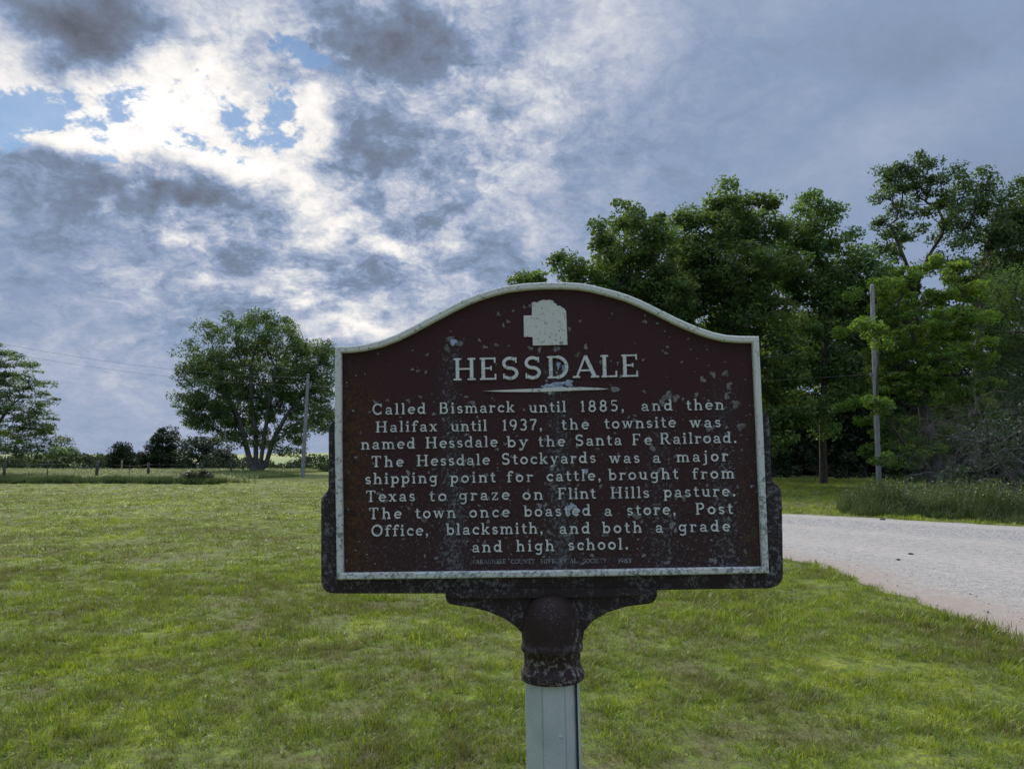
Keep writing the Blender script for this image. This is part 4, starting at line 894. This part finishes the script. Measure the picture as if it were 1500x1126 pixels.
# ---- lettering: a slab-serif stroke alphabet, cap height 1, x-height .66
T_ = .150; S_w = .085
def L_(*p, w=T_): return ('l', p, w)
def E_(cx, cy, rx, ry, a0, a1, w=T_): 
    n = max(6, int(abs(a1-a0)/15)); return ('l', tuple((cx+rx*math.cos(R(a0+(a1-a0)*i/n)), cy+ry*math.sin(R(a0+(a1-a0)*i/n))) for i in range(n+1)), w)
def Z_(x, y, a=.13, b=.13): return ('l', ((x-a, y), (x+b, y)), S_w)
def D_(x, y, r=.085): return ('l', ((x-r*.7, y), (x+r*.7, y)), 2*r)
b_ = .043; tcap = 1-b_; tx = .66-b_
SF = lambda x: Z_(x, b_); ST = lambda x: Z_(x, tcap); SL = lambda x, y: Z_(x-.02, y, .12, .04)
GL = {
'a': (.56, [E_(.26,.44,.16,.155,150,0,.115), L_((.42,.44),(.42,.13),(.46,.06),(.54,.05),w=.13), E_(.235,.185,.165,.135,60,330,.11), L_((.42,.34),(.28,.325),w=.08), D_(.115,.49,.06)]),
'b': (.60, [L_((.13,0),(.13,1)), SL(.13,tcap), E_(.335,.33,.20,.265,0,360,.14)]),
'c': (.52, [E_(.31,.33,.225,.265,50,318,.14), D_(.45,.50,.08)]),
'd': (.62, [L_((.47,1),(.47,0)), SL(.47,tcap), Z_(.50,b_,.03,.12), E_(.265,.33,.20,.265,0,360,.14)]),
'e': (.56, [E_(.29,.33,.22,.265,0,318,.14), L_((.08,.345),(.51,.345),w=.10)]),
'f': (.42, [L_((.17,0),(.17,.80)), E_(.33,.78,.16,.155,180,55,.13), D_(.42,.87,.08), Z_(.19,.615,.19,.20), SF(.17)]),
'g': (.60, [E_(.27,.36,.20,.235,0,360,.13), L_((.47,.62),(.47,-.10),w=.14), E_(.28,-.10,.19,.15,0,-150,.12), Z_(.50,tx,.02,.10)]),
'h': (.64, [L_((.13,0),(.13,1)), SL(.13,tcap), E_(.315,.36,.185,.235,180,0,.13), L_((.50,.38),(.50,0)), SF(.13), SF(.50)]),
'i': (.30, [L_((.15,0),(.15,.66)), SL(.15,tx), SF(.15), D_(.14,.87,.095)]),
'j': (.32, [L_((.20,.66),(.20,-.10)), SL(.20,tx), E_(.06,-.10,.14,.15,0,-120,.12), D_(.19,.87,.095)]),
'k': (.62, [L_((.13,0),(.13,1)), SL(.13,tcap), L_((.18,.27),(.47,.60),w=.10), L_((.27,.37),(.49,.04),w=.15), SF(.13), Z_(.50,b_,.11,.11), Z_(.46,tx,.11,.11)]),
'l': (.30, [L_((.15,0),(.15,1)), SL(.15,tcap), SF(.15)]),
'm': (.94, [L_((.13,0),(.13,.66)), SL(.13,tx), E_(.30,.38,.17,.215,180,0,.12), L_((.47,.40),(.47,0)), E_(.64,.38,.17,.215,180,0,.12), L_((.81,.40),(.81,0)), SF(.13), Z_(.47,b_,.11,.11), SF(.81)]),
'n': (.64, [L_((.13,0),(.13,.66)), SL(.13,tx), E_(.315,.37,.185,.225,180,0,.13), L_((.50,.39),(.50,0)), SF(.13), SF(.50)]),
'o': (.58, [E_(.29,.33,.22,.265,0,360,.145)]),
'p': (.60, [L_((.13,-.28),(.13,.66)), SL(.13,tx), Z_(.13,-.26), E_(.335,.33,.20,.265,0,360,.14)]),
'r': (.46, [L_((.13,0),(.13,.66)), SL(.13,tx), E_(.315,.38,.185,.20,175,65,.12), D_(.40,.545,.08), SF(.13)]),
's': (.46, [E_(.23,.465,.145,.13,35,270,.125), E_(.23,.195,.155,.135,90,-145,.13), D_(.34,.54,.06), D_(.11,.11,.06)]),
't': (.40, [L_((.17,.86),(.17,.20)), E_(.29,.18,.12,.125,180,320,.12), Z_(.18,.615,.17,.19)]),
'u': (.64, [L_((.13,.66),(.13,.26)), SL(.13,tx), E_(.305,.27,.175,.205,180,360,.13), L_((.48,.66),(.48,0)), SL(.48,tx), Z_(.51,b_,.03,.11)]),
'w': (.86, [L_((.11,.64),(.27,.03),w=.14), L_((.27,.03),(.43,.62),w=.09), L_((.43,.62),(.59,.03),w=.14), L_((.59,.03),(.75,.64),w=.09), Z_(.11,tx,.11,.12), Z_(.43,tx,.09,.09), Z_(.75,tx,.11,.11)]),
'x': (.60, [L_((.12,.63),(.47,.03),w=.15), L_((.47,.63),(.12,.03),w=.09), Z_(.12,tx,.11,.11), Z_(.47,tx,.10,.10), Z_(.12,b_,.10,.10), Z_(.47,b_,.11,.11)]),
'y': (.60, [L_((.11,.64),(.31,.06),w=.15), L_((.50,.64),(.27,-.05),(.20,-.20),(.10,-.24),w=.09), Z_(.11,tx,.11,.12), Z_(.50,tx,.11,.11), D_(.08,-.22,.07)]),
'z': (.52, [Z_(.25,tx,.19,.20), L_((.42,.60),(.09,.06),w=.12), Z_(.26,b_,.20,.20), L_((.065,.62),(.065,.46),w=.07), L_((.46,.20),(.46,.04),w=.07)]),
'A': (.86, [L_((.13,.03),(.42,.98),w=.09), L_((.42,.98),(.72,.03),w=.17), L_((.24,.33),(.62,.33),w=.08), Z_(.12,b_,.12,.12), Z_(.73,b_,.14,.13)]),
'B': (.76, [L_((.17,0),(.17,1),w=.17), L_((.10,tcap),(.42,tcap),w=.085), E_(.40,.745,.18,.212,90,-90,.14), L_((.17,.525),(.42,.525),w=.08), E_(.42,.285,.22,.24,90,-90,.15), L_((.08,b_),(.42,b_),w=.085)]),
'C': (.80, [E_(.42,.50,.33,.445,48,312,.145), L_((.68,.98),(.68,.68),w=.08), L_((.68,.30),(.68,.06),w=.06)]),
'D': (.88, [L_((.19,0),(.19,1),w=.17), L_((.07,tcap),(.42,tcap),w=.085), E_(.40,.50,.36,.457,90,-90,.15), L_((.07,b_),(.42,b_),w=.085)]),
'E': (.76, [L_((.19,0),(.19,1),w=.17), L_((.07,tcap),(.64,tcap),w=.085), L_((.19,.52),(.48,.52),w=.08), L_((.07,b_),(.66,b_),w=.085), L_((.62,1.0),(.62,.76),w=.08), L_((.64,.26),(.64,0),w=.08), L_((.48,.62),(.48,.42),w=.07)]),
'F': (.70, [L_((.19,0),(.19,1),w=.17), L_((.07,tcap),(.62,tcap),w=.085), L_((.19,.51),(.46,.51),w=.08), L_((.60,1.0),(.60,.76),w=.08), L_((.46,.61),(.46,.41),w=.07), Z_(.19,b_,.13,.14)]),
'H': (.94, [L_((.20,0),(.20,1),w=.17), L_((.74,0),(.74,1),w=.17), L_((.20,.51),(.74,.51),w=.085), Z_(.20,b_,.15,.15), Z_(.20,tcap,.15,.15), Z_(.74,b_,.15,.15), Z_(.74,tcap,.15,.15)]),
'I': (.40, [L_((.20,0),(.20,1),w=.17), Z_(.20,b_,.15,.15), Z_(.20,tcap,.15,.15)]),
'L': (.72, [L_((.19,0),(.19,1),w=.17), L_((.07,b_),(.62,b_),w=.085), L_((.61,.28),(.61,0),w=.08), Z_(.19,tcap,.13,.14)]),
'N': (.90, [L_((.18,0),(.18,1),w=.09), L_((.18,.97),(.72,.03),w=.16), L_((.72,0),(.72,1),w=.09), Z_(.18,b_), Z_(.72,tcap), Z_(.14,tcap,.09,.09)]),
'O': (.88, [E_(.44,.50,.35,.445,0,360,.155)]),
'P': (.72, [L_((.19,0),(.19,1),w=.17), L_((.07,tcap),(.42,tcap),w=.085), E_(.40,.715,.22,.242,90,-90,.15), L_((.19,.475),(.42,.475),w=.08), Z_(.19,b_,.13,.15)]),
'R': (.84, [L_((.19,0),(.19,1),w=.17), L_((.07,tcap),(.42,tcap),w=.085), E_(.40,.725,.20,.232,90,-90,.15), L_((.19,.495),(.42,.495),w=.08), L_((.42,.49),(.68,.04),w=.15), Z_(.19,b_,.13,.13), Z_(.72,b_,.08,.10)]),
'S': (.66, [E_(.33,.725,.215,.225,38,270,.145), E_(.33,.275,.225,.228,90,-142,.15), L_((.53,.98),(.53,.74),w=.07), L_((.115,.26),(.115,.02),w=.07)]),
'T': (.78, [L_((.39,0),(.39,1),w=.17), L_((.05,tcap),(.73,tcap),w=.085), L_((.08,1.0),(.08,.76),w=.08), L_((.70,1.0),(.70,.76),w=.08), Z_(.39,b_,.15,.15)]),
'U': (.88, [L_((.18,1),(.18,.34),w=.16), E_(.44,.34,.26,.295,180,360,.12), L_((.70,.34),(.70,1),w=.09), Z_(.18,tcap), Z_(.70,tcap)]),
'W': (1.1, [L_((.12,.97),(.33,.03),w=.16), L_((.33,.03),(.54,.95),w=.09), L_((.54,.95),(.75,.03),w=.16), L_((.75,.03),(.95,.97),w=.09), Z_(.12,tcap,.11,.12), Z_(.54,tcap,.09,.09), Z_(.95,tcap,.11,.11)]),
'Y': (.80, [L_((.12,.97),(.39,.48),w=.16), L_((.67,.97),(.39,.48),w=.09), L_((.39,.5),(.39,0),w=.16), Z_(.12,tcap,.11,.12), Z_(.67,tcap,.11,.11), Z_(.39,b_,.14,.14)]),
'1': (.42, [L_((.23,0),(.23,.98)), L_((.23,.93),(.08,.82),w=.08), SF(.23)]),
'3': (.60, [E_(.28,.73,.19,.215,150,-90,.14), E_(.28,.27,.21,.235,90,-150,.15)]),
'5': (.60, [L_((.15,.93),(.50,.93),w=.12), L_((.14,.96),(.12,.56),w=.09), E_(.28,.31,.22,.27,125,-145,.145)]),
'7': (.58, [L_((.07,.92),(.52,.92),w=.13), L_((.50,.88),(.26,.30),(.23,.0),w=.15), L_((.08,.97),(.08,.78),w=.07)]),
'8': (.62, [E_(.31,.735,.175,.215,0,360,.135), E_(.31,.27,.215,.235,0,360,.145)]),
'9': (.62, [E_(.30,.665,.21,.275,0,360,.14), E_(.23,.66,.29,.61,0,-78,.13)]),
',': (.24, [D_(.12,.08,.09), L_((.17,.09),(.15,-.06),(.08,-.16),w=.08)]),
'.': (.24, [D_(.12,.085,.10)]),
}
def glyph_mesh(ch, sx, sz, h, slim=1.0):
    bm = bmesh.new(); wd, strokes = GL[ch]; lift = 0
    for k, (_, pts, w) in enumerate(strokes):
        closed = len(pts) > 3 and abs(pts[0][0]-pts[-1][0])+abs(pts[0][1]-pts[-1][1]) < 1e-4
        P_ = [Vector((x*sx, z*sz)) for x, z in (pts[:-1] if closed else pts)]; n = len(P_); hw = w*slim*(sx+sz)/4; hh = h-k*.00006; rows = []
        for i in range(n):
            if closed: a, c = P_[i-1], P_[(i+1) % n]
            else: a, c = P_[max(i-1, 0)], P_[min(i+1, n-1)]
            d = (c-a).normalized(); nn = Vector((-d.y, d.x)); k2 = 1.0
            if 0 < i < n-1 or closed:
                d1 = (P_[i]-P_[i-1]).normalized(); k2 = 1/max(.6, abs(d1.dot(d)))
            o_ = nn*hw*k2; q = nn*hw*k2*.80
            rows.append([bm.verts.new((P_[i].x+e.x, y, P_[i].y+e.y)) for e, y in ((o_, .0005), (q, -hh), (-q, -hh), (-o_, .0005))])
        rng_ = range(n) if closed else range(n-1)
        for i in rng_:
            a, b = rows[i], rows[(i+1) % n]
            for j in range(3): bm.faces.new((a[j], a[j+1], b[j+1], b[j]))
        if not closed: bm.faces.new(rows[0]); bm.faces.new(rows[-1][::-1])
    bmesh.ops.recalc_face_normals(bm, faces=bm.faces)
    me = bpy.data.meshes.new('letter'); bm.to_mesh(me); bm.free(); me.materials.append(M_letter); return me
def m_letter():
    m, g = mat('marker_letter_paint'); ge = g.n('ShaderNodeNewGeometry'); p = ge.outputs['Position']; oi = g.n('ShaderNodeObjectInfo')
    n = g.noise(p, 16, 4, .6); f = g.noise(p, 150, 3, .7); st = g.rng(g.m('ADD', f, g.m('MULTIPLY', g.m('SUBTRACT', n, .5), .5)), .56, .68)
    col = g.mix(n, (.70,.70,.65), (.57,.60,.60)); col = g.mix(g.m('MULTIPLY', st, .6), col, (.10,.11,.12)); out(g, pbsdf(g, col, .65, .25)); return m
M_letter = m_letter()
cache = {}
def word(txt, x0, x1, yb, cap, xs=1.0, h=.003, slim=1.0):
    """place a word with its left/right ends and baseline given on the marker face"""
    ua, va = uv(x0, yb, h); ub, vb = uv(x1, yb, h); W_ = ub-ua; cz = cap*SY/F*1.0
    tot = sum(GL[c][0] for c in txt)-.06; sx = cz*xs
    if len(txt) > 1:
        gap = (W_-tot*sx)/(len(txt)-1)
        if gap < .02*cz: sx = (W_-.03*cz*(len(txt)-1))/tot; gap = .03*cz
        if gap > .30*cz: sx = (W_-.28*cz*(len(txt)-1))/tot; gap = .28*cz
    else: gap = 0; sx = min(W_/tot, 1.2*cz)
    x = ua-.03*sx
    for c in txt:
        key = (c, round(sx*20000), round(cz*20000), slim)
        if key not in cache: cache[key] = glyph_mesh(c, sx, cz, h, slim)
        o = bpy.data.objects.new('letter', cache[key]); C.objects.link(o); o.parent = panel; o.location = (x, YP, va+(x-ua)/max(W_, 1e-6)*0)
        x += GL[c][0]*sx+gap
LINES = [ (608,600.5,[('Called',545.5,623),('Bismarck',643,753.5),('until',775.5,829),('1885,',850,914),('and',940,985),('then',1006,1060.5)]),
 (634,626,[('Halifax',550,640),('until',661,713),('1937,',735.5,794),('the',823,862.5),('townsite',886,990),('was',1011,1056)]),
 (659,649.5,[('named',529.5,607.5),('Hessdale',623,728.5),('by',743,773),('the',789,827.5),('Santa',843,910.5),('Fe',926,955),('Railroad.',967,1079)]),
 (684.6,676,[('The',544,590.5),('Hessdale',610,717),('Stockyards',735,872.5),('was',893,937),('a',957,971),('major',992,1066.5)]),
 (710,701,[('shipping',535,640),('point',660,725.5),('for',743,780),('cattle,',801,880),('brought',892,993.5),('from',1015,1075.5)]),
 (735.6,727.6,[('Texas',536,607.5),('to',629,653.5),('graze',673,746),('on',766,795),('Flint',817,872.5),('Hills',894.5,951),('pasture.',973,1077.5)]),
 (760.6,753,[('The',540,587.5),('town',608.5,667),('once',688,746),('boasted',768,865),('a',886,899.5),('store,',919,990),('Post',1019,1073.5)]),
 (786,778.6,[('Office,',544,627),('blacksmith,',654,795),('and',820,864),('both',883,940),('a',961,974.5),('grade',995,1069.5)]),
 (809.2,805,[('and',692,735),('high',757,811.5),('school.',833,920)]) ]
for bl, br_, words in LINES:
    xa, xb = words[0][1], words[-1][2]
    for txt, a, b in words:
        y = bl+(br_-bl)*((a+b)/2-xa)/(xb-xa); word(txt, a, b, y, 16.4, 1.2, slim=.94)
yb = lambda x: 557.5+(551.7-557.5)*(x-664)/(937-664)
for ch, a, b in (('H',664,697),('E',702,729),('S',735,760),('S',768,793),('D',801,834),('A',841,876),('L',880,906),('E',910,937)):
    ua, va = uv(a, yb((a+b)/2), .004); ub, _ = uv(b, yb((a+b)/2), .004); cz = 33.0*SY/F; sx = (ub-ua)/(GL[ch][0]-.08)
    o = obj('letter', glyph_mesh(ch, sx, cz, .004, .93), None, panel); o.location = (ua-.04*sx, YP, va)
# fine print along the bottom as one cast line
def fine_print():
    V = []; bm = bmesh.new()
    for txt, a, b in (('WABAUNSEE',689,742),('COUNTY',748,784),('HISTORICAL',792,846),('SOCIETY',854,889),('1983',905,925)):
        y = 826+(824-826)*((a+b)/2-689)/(925-689); ua, va = uv(a, y, .001); ub, _ = uv(b, y, .001); cz = 6.2*SY/F; tot = sum(GL[c][0] for c in txt); sx = (ub-ua)/tot; x = ua
        for c in txt:
            me = glyph_mesh(c, sx, cz, .0011, .9); me.transform(Matrix.Translation((x, YP, va))); bm.from_mesh(me); x += GL[c][0]*sx; bpy.data.meshes.remove(me)
    me = bpy.data.meshes.new('fine_print'); bm.to_mesh(me); bm.free()
    m, g = mat('faded_print'); ge = g.n('ShaderNodeNewGeometry'); f = g.noise(ge.outputs['Position'], 60, 3, .7); out(g, pbsdf(g, g.ramp(f, [(.38, (.10,.10,.105)), (.55, (.34,.36,.38))]), .8, .2)); tag(obj('fine_print', me, m, panel), kind='stuff')
fine_print()
# lichen rosettes and droppings as thin crusts on the face
def crusts():
    rs = np.random.RandomState(8); bm = bmesh.new()
    spots = [(978,580,9),(1063,547,7),(1030,556,5.5),(945,471,4.5),(963,473.5,3),(850,470,3.5),(730,460,3.5),(752,455,2.5),(737,476,3.5),(768,450,3),(702,498,3),(710,508,3.5),(727,505,4),(626,519,3.5),(604,541,3),(612,543,3),(624,545,3.5),(662,498,9),(672,503,7),(655,510,7),
      (815,511,6),(858,508,5),(846,520,5),(777,510,4),(790,512,5),(1020,578,5),(1070,562,4),(1065,580,5),(1078,592,7),(955,655,8),(900,570,7),(990,583,6),(970,590,6),(1085,625,8),(940,764,4),(880,712,4),(790,740,5),(598,587,4),(616,581,3.5),(978,508,2.5),(971,514,2),(999,530,3),(1012,512,2),(1036,512,1.8),(1062,530,1.6),(1038,535,1.6),(942,527,2.5),(880,530,3.5),(905,532,3),(870,545,3),(1092,556,2)]
    def dens(x, y):
        low = min(1, max(0, (y-540)/200)); d = .10+.5*low
        for c, w_, t in ((662,16,500),(818,18,515),(965,24,590),(1062,28,540)):
            if y > t: d += .55*math.exp(-((x-c)/w_)**2)
        return d
    k = 0
    while k < 620:
        x = rs.uniform(505, 1108); y = rs.uniform(440, 828)
        top = np.interp(x, [p[0] for p in RO], [p[1] for p in RO])+16
        if y < top or rs.rand() > dens(x, y): continue
        spots.append((x, y, float(rs.gamma(1.7, .85))+.5)); k += 1
    for (x, y, r) in spots:
        u, v = uv(x, y, .001); r = r*SY/F*.8; n = 11; hh = .0005+rs.uniform(0, .0006); ph = rs.rand(3)*6.28; ring = []; ri = []
        asx = rs.uniform(.75, 1.3)
        for i in range(n):
            a = 2*math.pi*i/n; q = r*(1+.28*math.sin(2*a+ph[0])+.22*math.sin(3*a+ph[1])+.2*rs.uniform(-1, 1)); ring.append(bm.verts.new((u+q*asx*math.cos(a), YP+.0004, v+q*math.sin(a)))); ri.append(bm.verts.new((u+q*.8*asx*math.cos(a), YP-hh, v+q*.8*math.sin(a))))
        bm.faces.new(ri)
        for i in range(n): bm.faces.new((ring[i], ring[(i+1) % n], ri[(i+1) % n], ri[i]))
    m, g = mat('grey_lichen'); ge = g.n('ShaderNodeNewGeometry'); p = ge.outputs['Position']; n1 = g.noise(p, 30, 3, .6); n2 = g.noise(p, 400, 2, .7)
    col = g.ramp(n1, [(.32, (.11,.09,.08)), (.45, (.17,.165,.16)), (.55, (.25,.245,.23)), (.68, (.21,.225,.25))]); col = g.mix(g.rng(n2, .45, .6, 0, .7), col, (.06,.045,.045))
    out(g, pbsdf(g, col, .85, .15)); o = bm_obj('lichen_crust', bm, m)
    o.parent = panel; tag(o, kind='stuff')
    bm = bmesh.new()
    for (x, y, rx, ry) in ((815,565,15,6),(832,561,8,5),(806,572,4,6),(800,566,6,4),(826,543,3,9),(818,535,3,6),(836,570,6,3),(838,742,7,5),(845,748,4,5),(833,750,3,4),(858,690,4,4),(664,501,6,5)):
        u, v = uv(x, y, .001); n = 16; ring = []; ri = []; ph = rs.rand(3)*6.28; hh = .0014+rs.uniform(0, .0004)
        for i in range(n):
            a = 2*math.pi*i/n; q = SY/F*(1+.22*math.sin(3*a+ph[0])+.2*math.sin(5*a+ph[1])); ring.append(bm.verts.new((u+q*rx*math.cos(a), YP+.0003, v+q*ry*math.sin(a)))); ri.append(bm.verts.new((u+q*rx*.86*math.cos(a), YP-hh, v+q*ry*.82*math.sin(a))))
        bm.faces.new(ri)
        for i in range(n): bm.faces.new((ring[i], ring[(i+1) % n], ri[(i+1) % n], ri[i]))
    m, g = mat('bleached_paint'); ge = g.n('ShaderNodeNewGeometry'); n1 = g.noise(ge.outputs['Position'], 120, 3, .7)
    o = bm_obj('bleached_patch', bm, m); out(g, pbsdf(g, g.ramp(n1, [(.38, (.18,.21,.26)), (.55, (.38,.43,.52))]), .8, .2)); o.parent = panel; tag(o, kind='stuff')
crusts()
